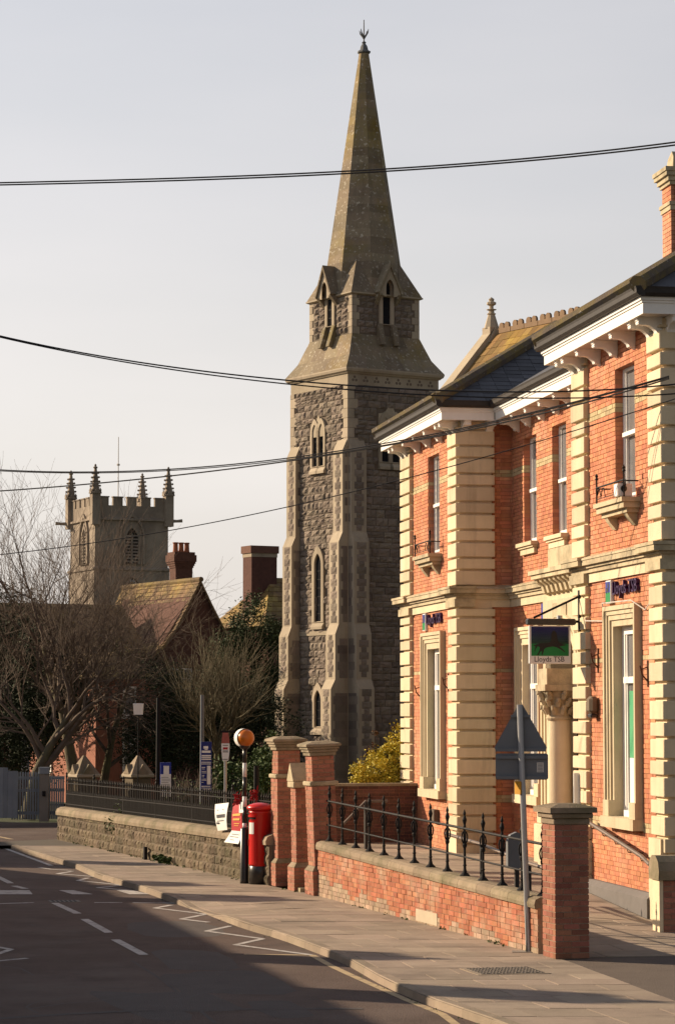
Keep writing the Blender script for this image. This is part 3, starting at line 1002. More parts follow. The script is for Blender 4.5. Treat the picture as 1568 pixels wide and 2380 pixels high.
# chimney of the bank
ch = MB()
ch.box(3.58, 4.05, -2.27, -1.26, 9.8, 12.0)
chim = ch.build('chimney', mortar, bank)
it = []
rnd = random.Random(9)
for c in range(27):
    za = 9.95 + c * .075
    for (o_, L_, ax) in ((3.57, .49, 0),):
        u, k = 3.57 - (0 if c % 2 else .12), 0
        while u < 4.06:
            L = .225
            p_, q_ = max(u, 3.57), min(u + L - .01, 4.06)
            if q_ - p_ > .02: it.append((((p_ + q_) / 2, -1.27, za + .0375), (q_ - p_, .06, .066), 0, 'brick'))
            u += L
    v = -2.28 - (0 if c % 2 else .12)
    while v < -1.32:
        p_, q_ = max(v, -2.28), min(v + .215, -1.305)
        if q_ - p_ > .02: it.append(((3.59, (p_ + q_) / 2, za + .0375), (.06, q_ - p_, .066), 0, 'brick'))
        v += .225
for q in it:
    me = PIECE_MESH[('brick', brick_m.name)]
    o = bpy.data.objects.new('brick', me); C.objects.link(o); o.parent = chim
    o.location, o.scale = q[0], q[1]
st = MB()
for z0, z1, e in ((11.42, 11.50, .03), (11.50, 11.56, .05), (11.84, 11.90, .04), (11.90, 11.98, .075), (11.98, 12.05, .115), (12.05, 12.12, .135)):
    st.box(3.57 - e, 4.06 + e, -2.28 - e, -1.25 + e, z0, z1 - .001)
for n in (-1.43, -1.83, -2.2):
    st.ext([(3.6, n + .14, 12.12), (4.03, n + .14, 12.12), (3.97, n + .11, 12.34), (3.82, n + .09, 12.45), (3.67, n + .11, 12.34)], (0, -.26, 0))
st.build('chimney_cap', bath_dirty, chim)

# grey plinth along the right block
pl = MB()
pl.loft([[(.6, -.02, -.05), (.6, .16, -.05), (.6, .16, .38), (.6, .07, .46), (.6, -.02, .46)], [(4.2, -.02, -.05), (4.2, .16, -.05), (4.2, .16, .38), (4.2, .07, .46), (4.2, -.02, .46)]])
pl.build('plinth', M('plinth_grey', (.17, .155, .15), (.13, .12, .115), 3, .85, .2, 40), bank)
bb = MB()
bb.ext([(4.25, -.02, .1), (4.25, .22, .1), (4.25, .22, .95), (4.25, .12, 1.08), (4.25, -.02, 1.08)], (.75, 0, 0))
bb.build('pilaster_base', bath, bank)
MB().box(.0, .62, .0, .12, .02, 1.3).build('pilaster_base', bath, bank)
MB().box(14.1, 14.95, .0, .10, .2, .75).build('pilaster_base', bath, bank)
MB().box(18.8, 19.95, .0, .10, .2, .75).build('pilaster_base', bath, bank)

def bank_thing(name, label, cat, group=None):
    return empty(name, B0, math.pi / 2 + TH, label, cat, group)

# letter signs on the wall
def text_mesh(name, body, size, mat, parent, loc, rot, ext=.01, align='LEFT', sx=1.0, font_sp=1.0):
    cu = bpy.data.curves.new(name, 'FONT')
    cu.body = body
    cu.size = size
    cu.extrude = ext
    cu.align_x = align
    cu.space_character = font_sp
    cu.resolution_u = 2
    tmp = bpy.data.objects.new(name, cu)
    C.objects.link(tmp)
    dg = bpy.context.evaluated_depsgraph_get()
    me = bpy.data.meshes.new_from_object(tmp.evaluated_get(dg))
    bpy.data.objects.remove(tmp)
    me.materials.clear()
    me.materials.append(mat)
    o = bpy.data.objects.new(name, me)
    C.objects.link(o)
    o.parent = parent
    o.location = loc
    o.rotation_euler = rot
    o.scale = (sx, 1, 1)
    return o

def wall_sign(t_left, t_right, z0, z1, label):
    s = bank_thing('wall_sign', label, 'sign', 'bank name signs')
    # t decreases to the right as seen from the street
    p = MB()
    p.cbox(t_left - .30, t_left, .0, .06, z0, z1, .01)
    pl_ = p.build('logo_plate', signwhite, s)
    zm = z0 + (z1 - z0) * .48
    MB().box(t_left - .28, t_left - .02, .061, .064, zm, z1 - .02).build('logo_sky', signblue, pl_)
    MB().box(t_left - .28, t_left - .02, .061, .064, z0 + .02, zm - .001).build('logo_field', signgreen, pl_)
    h = MB()
    for px, pz, w, hh in ((.08, .52, .11, .05), (.15, .56, .045, .13), (.17, .68, .05, .05), (.07, .44, .02, .09), (.17, .44, .02, .09)):
        h.box(t_left - px - w, t_left - px, .0645, .068, z0 + (z1 - z0) * pz, z0 + (z1 - z0) * pz + hh)
    h.build('logo_horse', ink, pl_)
    wd = t_left - .34 - t_right
    o = text_mesh('lettering', 'Lloyds TSB', .30, purple, s, (t_left - .36, .03, z0 + .13), (math.pi / 2, 0, math.pi), .03)
    w = max(v.co.x for v in o.data.vertices)
    o.scale = (wd / w, 1, 1)
wall_sign(3.10, 1.36, 4.89, 5.26, 'Lloyds TSB letters and blue green plate on the near right block of the bank')
wall_sign(17.62, 15.78, 4.89, 5.26, 'Lloyds TSB letters and blue green plate on the far left wing of the bank')
s3 = bank_thing('wall_sign', 'narrow blue plate half hidden behind the hanging sign bracket', 'sign')
MB().cbox(11.35, 11.6, REC, REC + .06, 4.9, 5.25, .008).build('plate', signblue, s3)

# hanging sign, board facing along the street
hs = bank_thing('hanging_sign', 'Lloyds TSB picture sign with horse hanging from a black iron bracket', 'sign')
tS = 4.62
ir = MB()
ir.box(tS - .03, tS + .03, .06, .10, 4.50, 5.18)
ir.tube([(tS, .08, 5.08), (tS, .86, 4.72)], .020, 6)
ir.tube([(tS, .06, 4.66), (tS, .98, 4.66)], .022, 6)
ir.build('bracket', black, hs)
MB().cbox(tS - .09, tS + .09, .16, .98, 4.60, 4.705, .02).build('lamp_hood', black_paint, hs)
MB().tube([(tS, .42, 4.70), (tS, .42, 4.76)], .05, 8).build('lamp_cap', steel, hs)
bd = MB()
bd.cbox(tS - .03, tS + .03, .24, .945, 3.96, 4.59, .008)
board = bd.build('board', signwhite, hs)
art = MB()
xf = tS - .0315
def ap(poly, mi=0, d=0.0):
    art.ext([(xf - d, .945 - a, 3.96 + b) for a, b in poly], (-.002, 0, 0), mi=mi)
pw, phh = .705, .63
n_b = 10
for i in range(n_b):                                # print that runs from dark blue to green
    ap([(.035, .33 + i * .028), (.67, .33 + i * .028), (.67, .33 + (i + 1) * .028 - .0004), (.035, .33 + (i + 1) * .028 - .0004)], mi=2 + i)
ap([(.035, .13), (.67, .13), (.67, .3296), (.035, .3296)], mi=1)
horse = [(.06, .30), (.12, .32), (.20, .34), (.32, .345), (.37, .37), (.375, .50), (.40, .545), (.43, .55), (.47, .50), (.475, .42), (.50, .36), (.56, .33), (.64, .31), (.56, .295), (.51, .285), (.56, .25), (.61, .20), (.60, .19), (.53, .24), (.46, .275), (.40, .285), (.30, .27), (.25, .24), (.24, .19), (.22, .145), (.205, .15), (.215, .21), (.19, .20), (.15, .14), (.13, .145), (.17, .22), (.18, .27), (.14, .29), (.11, .24), (.095, .20), (.085, .205), (.10, .26), (.10, .29)]
ap(horse, mi=0, d=.0025)
blend = []
for i in range(n_b):
    k = (i / (n_b - 1))
    c_a, c_b = (.014, .05, .035), (.014, .018, .13)
    blend.append(M('sign_print', tuple(c_a[j] * (1 - k) + c_b[j] * k for j in range(3)), None, 3, .5))
art.build('picture', [horse_m, signgreen] + blend, board)
text_mesh('lettering', 'Lloyds TSB', .125, ink, board, (tS - .032, .945 - .08, 3.995), (math.pi / 2, 0, -math.pi / 2), .002, sx=.92)

# other small things fixed to the front
lp = bank_thing('wall_lamp', 'small brown bulkhead lamp on the brick beside the tall near window', 'lamp')
MB().cbox(3.72, 3.98, .0, .16, 3.14, 3.42, .05).build('housing', M('lamp_brown', (.16, .12, .08), None, 4, .6), lp)
MB().cbox(3.74, 3.96, .02, .14, 3.07, 3.138, .02).build('lens', black_paint, lp)
cm = bank_thing('security_camera', 'white camera box with a black round lens on the near window ledge', 'camera')
MB().cbox(1.38, 1.58, .10, .34, 6.48, 6.68, .012).build('case', white, cm)
MB().tube([(1.375, .24, 6.60), (1.36, .24, 6.60)], .05, 12).build('lens', black_paint, cm)
bx1 = bank_thing('meter_box', 'small dark brown box low on the wall under the far left window', 'box')
MB().cbox(16.2, 16.6, 0, .12, .85, 1.12, .012).build('case', M('box_brown', (.13, .10, .075), None, 4, .7), bx1)
wc = bank_thing('wall_cable', 'thin pale cable clipped across the brick above the near tall window', 'cable')
MB().tube([(4.25, .08, 4.66), (3.2, .03, 4.62), (3.05, .13, 4.90), (1.4, .13, 4.88), (1.0, .03, 4.72), (.6, .08, 4.80)], .010, 5).build('cable', white_dirty, wc)
for i, (t, z, lab) in enumerate(((15.25, 3.75, 'right of the far left window'), (18.1, 3.6, 'left of the far left window'), (3.75, 4.0, 'left of the near window'), (.95, 3.75, 'right of the near window'))):
    hk = bank_thing('flag_holder', f'rusty iron flag holder fixed to the brick {lab}', 'holder', 'iron flag holders')
    mb = MB()
    mb.box(t - .02, t + .02, .0, .02, z - .2, z + .2)
    mb.tube([(t, .01, z - .12), (t, .10, z - .02), (t, .13, z + .12)], .014, 5)
    mb.tube([(t, .01, z + .10), (t, .12, z + .06)], .010, 5)
    mb.build('bar', M('rust', (.10, .045, .025), None, 9, .9) if 'rust' not in MATS else MATS['rust'], hk)
nb_ = bank_thing('notice_board', 'tall white notice panel on the stone beside the bank doorway', 'notice')
MB().cbox(4.66, 4.69, .065, .185, 1.56, 2.16, .006).build('panel', signwhite, nb_)

# ------------------------------------------------------------------ forecourt, front wall, pillars, railings
W0, W1 = Vector((2.63, 34.30, 0)), Vector((-.34, 44.95, 0))
WD = (W1 - W0).normalized()
WA = math.atan2(-WD.x, WD.y)            # turn of the wall from straight ahead
WN = Vector((-WD.y, WD.x, 0))           # out to the street
if WN.x > 0: WN = -WN

fh = [(-6, .0), (-3.0, .01), (.5, .10), (3.8, .27), (6, .33), (21, .33)]
def fz(t):
    for (a, b), (c, d) in zip(fh, fh[1:]):
        if t <= c: return b + (d - b) * (t - a) / (c - a)
    return .33
fc = MB()
vs, fs = [], []
ts = [-4.2 + i * .6 for i in range(42)]
def nwall(t):
    # inner side of the front wall in the bank's frame
    return 2.62 + (t + 4.3) * .105
for i, t in enumerate(ts):
    vs += [(t, -1.6, fz(t) - .012), (t, nwall(t), fz(t) - .012)]
    if i: fs.append((2 * i - 2, 2 * i - 1, 2 * i + 1, 2 * i))
fc.add(vs, fs)
fco = fc.build('forecourt', slab_joint)
fco.location, fco.rotation_euler = B0, (0, 0, math.pi / 2 + TH)
tag(fco, kind='structure')
rnd = random.Random(21)
t = -4.1
row = 0
while t < 19:
    d = .75
    hi = nwall(t)
    n = .20 if 0 < t < 5 else (.08 if t > 14 else (REC + .06 if t > 4.9 else -1.5))
    off = .45 if row % 2 else .9
    while n < hi - .05:
        m_ = min(n + off, hi)
        off = .9
        q = [(t + .006, n + .006), (t + d - .006, n + .006), (t + d - .006, m_ - .006), (t + .006, m_ - .006)]
        mb = MB()
        j = rnd.uniform(-.003, .001)
        mb.add([(a, b, fz(a) - .05) for a, b in q] + [(a, b, fz(a) + j) for a, b in q], [(4, 5, 6, 7), (0, 1, 5, 4), (1, 2, 6, 5), (2, 3, 7, 6), (3, 0, 4, 7)])
        mb.build('paving_slab', slab_m, fco)
        n = m_
    t += d
    row += 1

# front wall of the forecourt; frame: x towards the near end, -y out to the street
WL = (W1 - W0).length
fw = empty('front_wall', W1, math.atan2(-WD.y, -WD.x), 'low weathered red brick wall with rounded stone coping in front of the bank', 'wall')
def wtop(x):
    return .95 - .21 * x / WL
TK = .30
core = MB()
core.loft([[(0, .012, -.1), (0, TK, -.1), (0, TK, wtop(0) - .15), (0, .012, wtop(0) - .15)], [(WL, .012, -.1), (WL, TK, -.1), (WL, TK, wtop(WL) - .15), (WL, .012, wtop(WL) - .15)]])
core.build('wall_core', mortar_pale, fw)
it = []
rnd = random.Random(31)
for c in range(12):
    za = .0 + c * .075
    x = -(.12 if c % 2 else 0)
    k = 0
    while x < WL:
        L = .225 if (k + c) % 3 else .1125
        a, b = max(x, 0), min(x + L - .011, WL)
        zt = min(za + .066, wtop((a + b) / 2) - .145)
        if b - a > .03 and zt - za > .02:
            it.append((((a + b) / 2, .05 + rnd.uniform(-.005, .004), (za + zt) / 2), (b - a, .10, zt - za), rnd.uniform(-.006, .006), 'brick'))
        x += L
        k += 1
rnd = random.Random(33)
def limed(q):
    x, z = q[0][0], q[0][2]
    edge = .10 + .20 * max(0, 1 - x / 4.5) + .06 * math.sin(x * 2.3) + .05 * math.sin(x * 5.1)
    return z < edge + rnd.uniform(-.05, .05)
lo_, hi_ = [], []
for q in it: (lo_ if limed(q) else hi_).append(q)
pieces(fw, 'brick', brick_old, hi_, 300)
pieces(fw, 'brick', brick_limed, lo_, 300)
x = 0.0
k = 0
while x < WL - .05:
    L = min(.62 + .1 * (k % 3), WL - x)
    mb = MB()
    loops = []
    for xx in (x + .005, x + L - .005):
        zt = wtop(xx)
        loops.append([(xx, -.035, zt - .15), (xx, -.045, zt - .10), (xx, -.025, zt - .035), (xx, .04, zt - .004), (xx, .15, zt), (xx, .28, zt - .012), (xx, .335, zt - .06), (xx, .34, zt - .15)])
    mb.loft(loops)
    mb.build('coping_stone', coping_m, fw)
    x += L
    k += 1
rp = MB()
rp.box(5.7, 6.75, -.008, .02, .02, .20)
rp.build('cement_patch', M('cement', (.50, .42, .31), (.42, .35, .26), 4, .95), fw)
ck = MB()
ck.box(WL - .33, WL - .30, -.05, .05, .0, wtop(WL) - .03)
ck.build('expansion_joint', darkin, fw)

def brick_box(parent, mat, x0, x1, y0, y1, z0, z1, faces='fl', seed=0, mort=mortar, core=True):
    "brick pier: faces f = -y, l = -x, r = +x"
    rnd = random.Random(seed)
    it = []
    n = int(round((z1 - z0) / .075))
    ch_ = (z1 - z0) / n
    def rowof(a0, a1, c):
        L, out_ = a1 - a0, []
        cuts = [a0]
        s = a0 + (.1125 if c % 2 else .225)
        while s < a1 - .05:
            cuts.append(s)
            s += .225
        cuts.append(a1)
        return [(p + (.005 if p > a0 else 0), q - (.005 if q < a1 else 0)) for p, q in zip(cuts, cuts[1:])]
    for c in range(n):
        za, zb = z0 + c * ch_ + .006, z0 + (c + 1) * ch_ - .006
        zm, h = (za + zb) / 2, zb - za
        j = lambda: rnd.uniform(-.003, .003)
        if 'f' in faces:
            for p, q in rowof(x0, x1, c): it.append((((p + q) / 2, y0 + .05 + j(), zm), (q - p, .10, h), 0, 'brick'))
        for f_, xx in (('l', x0 + .05), ('r', x1 - .05)):
            if f_ in faces:
                for p, q in rowof(y0 + .102, y1, c + 1): it.append(((xx + j(), (p + q) / 2, zm), (.10, q - p, h), 0, 'brick'))
    if core:
        MB().box(x0 + .009, x1 - .009, y0 + .009, y1 - .002, z0, z1).build('mortar_core', mort, parent)
    for c_, s_, r_, u_ in it:
        key = (u_, mat.name)
        if key not in PIECE_MESH:
            me = unit_mesh(u_)[0].copy(); me.name = 'brick'; me.materials.append(mat)
            PIECE_MESH[key] = me
        o = bpy.data.objects.new('brick', PIECE_MESH[key]); C.objects.link(o)
        o.parent = parent; o.location = c_; o.scale = s_

pr = empty('brick_pillar', (2.80, 33.56, 0), WA, 'square red brick pillar with thick mossy stone cap at the near end of the wall', 'pillar')
brick_box(pr, brick_pillar, 0, .465, 0, .465, 0, 1.72, 'flr', 5, mortar_pale)
cp = MB()
cp.cbox(-.015, .48, -.015, .48, 1.722, 1.80, .01)
cp.cbox(-.05, .515, -.05, .515, 1.802, 1.87, .012)
cp.loft([[(-.09, -.09, 1.872), (.555, -.09, 1.872), (.555, .555, 1.872), (-.09, .555, 1.872)], [(-.09, -.09, 1.94), (.555, -.09, 1.94), (.555, .555, 1.94), (-.09, .555, 1.94)], [(.08, .08, 1.985), (.385, .08, 1.985), (.385, .385, 1.985), (.08, .385, 1.985)]])
cp.build('cap', coping_m, pr)

# right hand ramp pier and its handrail
pp = empty('brick_pillar', (4.62, 36.95, 0), TH, 'low brick ramp pillar with rounded stone top at the right edge of the photo', 'pillar')
brick_box(pp, brick_gate, 0, .5, 0, .35, 0, .78, 'fl', 6, mortar_pale)
MB().box(-.06, -.004, .0, .34, 0, .86).build('end_stone', bath, pp)
cpp = MB()
cpp.loft([[(-.09 + k * .34, y_, z_) for y_, z_ in ((-.06, .79), (-.08, .92), (-.04, 1.05), (.08, 1.13), (.27, 1.13), (.39, 1.05), (.43, .92), (.41, .79))] for k in range(3)])
cpp.build('cap', coping_m, pp)
hr = bank_thing('handrail', 'sloping brown steel handrail on the brick wall under the near window', 'handrail')
mb = MB()
mb.tube([(-.05, .30, .93), (.5, .26, 1.02), (4.0, .26, 1.47), (4.05, .26, 1.475)], .032, 10)
mb.build('rail', M('handrail_brown', (.20, .15, .12), None, 5, .4, metal=.3), hr)
for t in (.6, 1.3, 2.0, 2.7, 3.4):
    z = 1.03 + (t - .5) * .1286
    MB().tube([(t, .26, z - .02), (t, .24, z - .09), (t, .0, z - .11)], .010, 5).build('rail_bracket', gutter_m, hr)

# iron posts and rails along the wall
rl = empty('wall_railing', fw.location, fw.rotation_euler.z, 'black iron railing with finial posts and two rails on the bank front wall', 'railing')
NP = 14
post_me = None
for k in range(NP):
    x = .22 + (WL - .42) * k / (NP - 1)
    if post_me is None:
        mb = MB()
        mb.lathe([(.075, 0), (.075, .012), (.035, .05), (.022, .10), (.020, .14), (.030, .155), (.020, .17), (.018, .40), (.030, .42), (.034, .45), (.022, .48), (.020, .66), (.030, .68), (.022, .70), (.017, .74), (.030, .79), (.034, .81), (.024, .84), (.013, .87), (.022, .895), (.020, .91), (.004, .96)], 0, 0, 10)
        for s in (-1, 1):
            mb.tube([(0, s * .015, .64), (0, s * .036, .61), (0, s * .046, .56), (0, s * .036, .50), (0, s * .02, .47)], .011, 5)
            mb.tube([(s * .015, 0, .64), (s * .036, 0, .61), (s * .046, 0, .56), (s * .036, 0, .50), (s * .02, 0, .47)], .011, 5)
        o = mb.build('post', black, rl)
        post_me = o.data
    else:
        o = bpy.data.objects.new('post', post_me); C.objects.link(o); o.parent = rl
    o.location = (x, .15, wtop(x) - .004)
    o.rotation_euler = (0, R(rnd.uniform(-.6, .6)), 0)
for h in (.68, .27):
    MB().tube([(.05, .15, wtop(0) + h), (WL - .1, .15, wtop(WL) + h)], .019 if h > .5 else .014, 8).build('rail', black, rl)

# inner handrails of the ramp
hr2 = bank_thing('handrail', 'brown steel handrail on a flat post inside the far end of the railing', 'handrail')
mb = MB(); mb.box(13.0, 13.12, 2.10, 2.16, .32, 1.40); mb.build('post', gutter_m, hr2)
mb = MB(); mb.tube([(13.1, 2.6, .95), (13.06, 2.13, 1.42), (13.06, 1.7, 1.42)], .03, 8); mb.build('rail', MATS['handrail_brown'], hr2)
hr3 = bank_thing('handrail', 'steel handrail with two square posts behind the near railing posts', 'handrail')
for t, n in ((1.2, 2.5), (-.9, 2.3)):
    MB().box(t, t + .06, n, n + .06, fz(t), 1.17 if t > 0 else 1.0).build('post', gutter_m, hr3)
MB().tube([(3.5, 2.6, 1.24), (1.2, 2.53, 1.18), (-.9, 2.33, 1.02), (-2.6, 2.2, .95)], .028, 8).build('rail', MATS['handrail_brown'], hr3)
bn = bank_thing('ticket_box', 'dark grey rounded metal box on a post just behind the brick pillar', 'box')
mb = MB()
mb.ext([(-1.6, 2.55 + a, 1.0 + b) for a, b in ((0, 0), (.26, 0), (.26, .38), (.22, .46), (.13, .50), (.04, .46), (0, .38))], (.12, 0, 0))
mb.build('case', signgrey, bn)
MB().box(-1.57, -1.51, 2.64, 2.70, 0, 1.0).build('post', gutter_m, bn)

# road sign seen from behind
sp = gr(1228, 2212)
rs = empty('road_sign', sp, R(-4), 'grey backs of a triangle road sign and a plate on a leaning steel pole', 'road sign')
lean = Vector((-.105, 0, 0))
MB().tube([(0, 0, -.05), lean + Vector((0, 0, 3.27))], .040, 12).build('pole', steel, rs)
def lx(z): return lean.x * z / 3.27
tri = MB()
c = lx(2.9)
pts = [(c - .335, .06, 2.66), (c + .335, .06, 2.66), (c + .35, .06, 2.70), (c + .03, .06, 3.27), (c - .03, .06, 3.27), (c - .35, .06, 2.70)]
tri.ext(pts, (0, .012, 0))
tri.box(c - .335, c + .335, .035, .0595, 2.645, 2.685)
trio = tri.build('triangle_plate', signgrey, rs)
ch_ = MB()
ch_.box(c - .13, c + .13, .02, .059, 3.10, 3.135)
ch_.build('channel', signgrey, trio)
rec = MB()
c = lx(2.45)
rec.ext([(c - .33, .06, 2.27), (c + .33, .06, 2.27), (c + .35, .06, 2.29), (c + .35, .06, 2.60), (c + .33, .06, 2.62), (c - .33, .06, 2.62), (c - .35, .06, 2.60), (c - .35, .06, 2.29)], (0, .012, 0))
for z in (2.55, 2.28):
    rec.box(c - .34, c + .34, .025, .0595, z, z + .035)
reco = rec.build('rectangle_plate', signgrey, rs)
st = MB(); st.box(c + .20, c + .29, .0585, .0598, 2.37, 2.50); st.build('sticker', white_dirty, reco)
st = MB()
for i in range(6):
    st.box(c + .213, c + .277, .0578, .0584, 2.38 + i * .019, 2.388 + i * .019)
st.build('sticker_print', signgrey, reco)
yl = MB(); yl.ext([(lx(2.1) - .035, -.06, 2.08), (lx(2.1) - .11, .05, 2.08), (lx(2.1) - .095, .06, 2.08), (lx(2.1) - .02, -.05, 2.08)], (0, 0, .17)); yl.build('yellow_tag', M('tag_yellow', (.62, .30, .02), None, 4, .5), rs)
bs = MB(); bs.box(-.22, .10, -.12, .12, .0, .006); bs.build('base_patch', concrete, rs)

# ------------------------------------------------------------------ gate piers, boundary wall
def pier(loc, lean_deg, w, H_, label):
    p = empty('gate_pier', loc, WA, label, 'gate pier', 'brick gate piers beside the post box')
    p.rotation_euler.y = R(lean_deg)
    e = .06
    brick_box(p, brick_gate, -e, w + e, -e, w + e, 0, .42, 'flr', int(loc[1] * 10), mortar_pale)
    MB().loft([[(-e, -e, .42), (w + e, -e, .42), (w + e, w + e, .42), (-e, w + e, .42)], [(0, 0, .50), (w, 0, .50), (w, w, .50), (0, w, .50)]]).build('plinth_weathering', coping_m, p)
    return p
pb = pier((-.37, 44.98, 0), -2.4, .44, 2.65, 'near tall brick gate pier with moulded stone cap beside the low wall')
brick_box(pb, brick_gate, 0, .42, 0, .44, .50, 1.88, 'flr', 71, mortar_pale)
MB().cbox(-.035, .475, -.035, .475, 1.882, 1.96, .015).build('stone_band', bath_dirty, pb)
brick_box(pb, brick_gate, .02, .42, .02, .42, 1.962, 2.40, 'flr', 72, mortar_pale)
pier_stone = M('pier_cap_stone', (.36, .29, .20), (.27, .215, .15), 3, .92, .3, 40, c3=(.17, .145, .095), c3amt=.45, c3scale=2.0)
def pier_cap(p, w, z):
    mb = MB()
    for z0, z1, e in ((0, .06, .015), (.061, .11, .04), (.111, .155, .065), (.156, .205, .095)):
        mb.cbox(-e, w + e, -e, w + e, z + z0, z + z1, .008)
    mb.loft([[(-.085, -.085, z + .206), (w + .085, -.085, z + .206), (w + .085, w + .085, z + .206), (-.085, w + .085, z + .206)], [(.05, .05, z + .25), (w - .05, .05, z + .25), (w - .05, w - .05, z + .25), (.05, w - .05, z + .25)]])
    mb.build('cap', pier_stone, p)
pier_cap(pb, .44, 2.402)
pa = pier((-1.08, 47.35, 0), -.6, .46, 2.65, 'far tall brick gate pier with moulded stone cap next to the post box')
brick_box(pa, brick_gate, 0, .46, 0, .46, .50, 1.95, 'flr', 73, mortar_pale)
MB().cbox(-.035, .495, -.035, .495, 1.952, 2.03, .015).build('stone_band', bath_dirty, pa)
brick_box(pa, brick_gate, .02, .44, .02, .44, 2.032, 2.46, 'flr', 74, mortar_pale)
pier_cap(pa, .46, 2.462)
pm = pier((-.72, 46.05, 0), -.8, .34, 2.2, 'shorter brick gate pier with gabled stone top between the two tall piers')
brick_box(pm, brick_gate, 0, .34, 0, .34, .50, 1.82, 'flr', 75, mortar_pale)
mb = MB()
mb.cbox(-.05, .39, -.05, .39, 1.822, 1.93, .012)
mb.ext([(-.05, -.05, 1.932), (.39, -.05, 1.932), (.39, -.05, 1.97), (.17, -.05, 2.27), (-.05, -.05, 1.97)][::-1], (0, .44, 0))
g2 = MB()
g2.ext([(-.056, -.045, 1.935), (-.056, .385, 1.935), (-.056, .385, 1.96), (-.056, .17, 2.26), (-.056, -.045, 1.96)], (.45, 0, 0))
g2.build('gable_top', bath_dirty, pm)
MB().cbox(-.05, .39, -.05, .39, 1.822, 1.93, .012).build('cap', bath_dirty, pm)
MB().box(.0, .6, -.25, .0, 0, .07).build('step', bath_dirty, pm)

# stone boundary wall; frame: x towards the near end, -y out to the street
SW0, SW1 = Vector((-6.95, 64.4, 0)), Vector((-1.28, 47.6, 0))
SD = (SW1 - SW0).normalized()
SL = (SW1 - SW0).length
sw = empty('stone_wall', SW0, math.atan2(SD.y, SD.x), 'long low brown rubble stone wall with rounded coping along the pavement', 'wall')
def stop_(x): return .81 + .12 * x / SL
MB().loft([[(0, .028, -.1), (0, .42, -.1), (0, .42, stop_(0) - .2), (0, .028, stop_(0) - .2)], [(SL, .028, -.1), (SL, .42, -.1), (SL, .42, stop_(SL) - .2), (SL, .028, stop_(SL) - .2)]]).build('wall_core', rubble_joint, sw)
it = []
rnd = random.Random(41)
z = .0
hs_ = [.19, .17, .20, .18]
for c, h in enumerate(hs_):
    x = -rnd.uniform(0, .2)
    while x < SL:
        L = rnd.uniform(.18, .36)
        a, b = max(x, 0) + .008, min(x + L, SL) - .008
        zt = min(z + h - .014, stop_((a + b) / 2) - .185)
        if b - a > .05 and zt > z + .03:
            it.append((((a + b) / 2, .026 + rnd.uniform(-.007, .007), (z + zt) / 2), (b - a, .045, zt - z), 0, f'rock{rnd.randrange(6)}'))
        x += L
    z += h
for c in range(4):                          # end face
    it.append(((.02, .24, .08 + c * .155), (.36, .12, .14), -math.pi / 2, f'rock{c}'))
pieces(sw, 'stone', wallstone, it, 300, 'stonework')
x = 0.0
while x < SL - .05:
    L = min(rnd.uniform(.8, 1.2), SL - x)
    loops = []
    for xx in (x + .005, x + L - .005):
        zt = stop_(xx)
        loops.append([(xx, -.03, zt - .20), (xx, -.035, zt - .13), (xx, .0, zt - .05), (xx, .10, zt - .008), (xx, .22, zt), (xx, .36, zt - .02), (xx, .46, zt - .12), (xx, .46, zt - .20)])
    mb = MB().loft(loops)
    mb.build('coping_stone', coping_m, sw)
    x += L

# iron railing on it
ral = empty('churchyard_railing', sw.location, sw.rotation_euler.z, 'long black spiked iron railing on top of the brown stone wall', 'railing')
def bar_mesh(h, spike):
    mb = MB()
    mb.box(-.012, .012, -.012, .012, 0, h)
    if spike:
        mb.loft([[(-.016, -.016, h), (.016, -.016, h), (.016, .016, h), (-.016, .016, h)], [(-.020, -.020, h + .02), (.020, -.020, h + .02), (.020, .020, h + .02), (-.020, .020, h + .02)], [(-.002, -.002, h + .10), (.002, -.002, h + .10), (.002, .002, h + .10), (-.002, .002, h + .10)]])
    else:
        mb.loft([[(-.014, -.014, h), (.014, -.014, h), (.014, .014, h), (-.014, .014, h)], [(-.002, -.002, h + .05), (.002, -.002, h + .05), (.002, .002, h + .05), (-.002, .002, h + .05)]])
    o = mb.build('bar', black)
    me = o.data
    bpy.data.objects.remove(o)
    return me
m1, m2 = bar_mesh(.64, True), bar_mesh(.36, False)
NB = 112
for k in range(NB):
    x = .12 + (SL - .25) * k / NB
    for me, xx in ((m1, x), (m2, x + .5 * (SL - .25) / NB)):
        o = bpy.data.objects.new('bar', me); C.objects.link(o); o.parent = ral
        o.location = (xx, .22, stop_(xx) - .005)
        o.rotation_euler = (R(rnd.uniform(-.5, .5)), R(rnd.uniform(-.5, .5)), 0)
for h in (.06, .31, .57):
    MB().loft([[(.05, .205, stop_(0) + h), (.05, .235, stop_(0) + h), (.05, .235, stop_(0) + h + .02), (.05, .205, stop_(0) + h + .02)], [(SL, .205, stop_(SL) + h), (SL, .235, stop_(SL) + h), (SL, .235, stop_(SL) + h + .02), (SL, .205, stop_(SL) + h + .02)]]).build('rail', black, ral)
for k in range(7):
    x = .1 + (SL - .2) * k / 6
    MB().lathe([(.03, 0), (.022, .1), (.022, .72), (.032, .75), (.02, .79), (.028, .82), (.0, .86)], x, .22, 8).build('standard', black, ral).location = (0, 0, stop_(x))

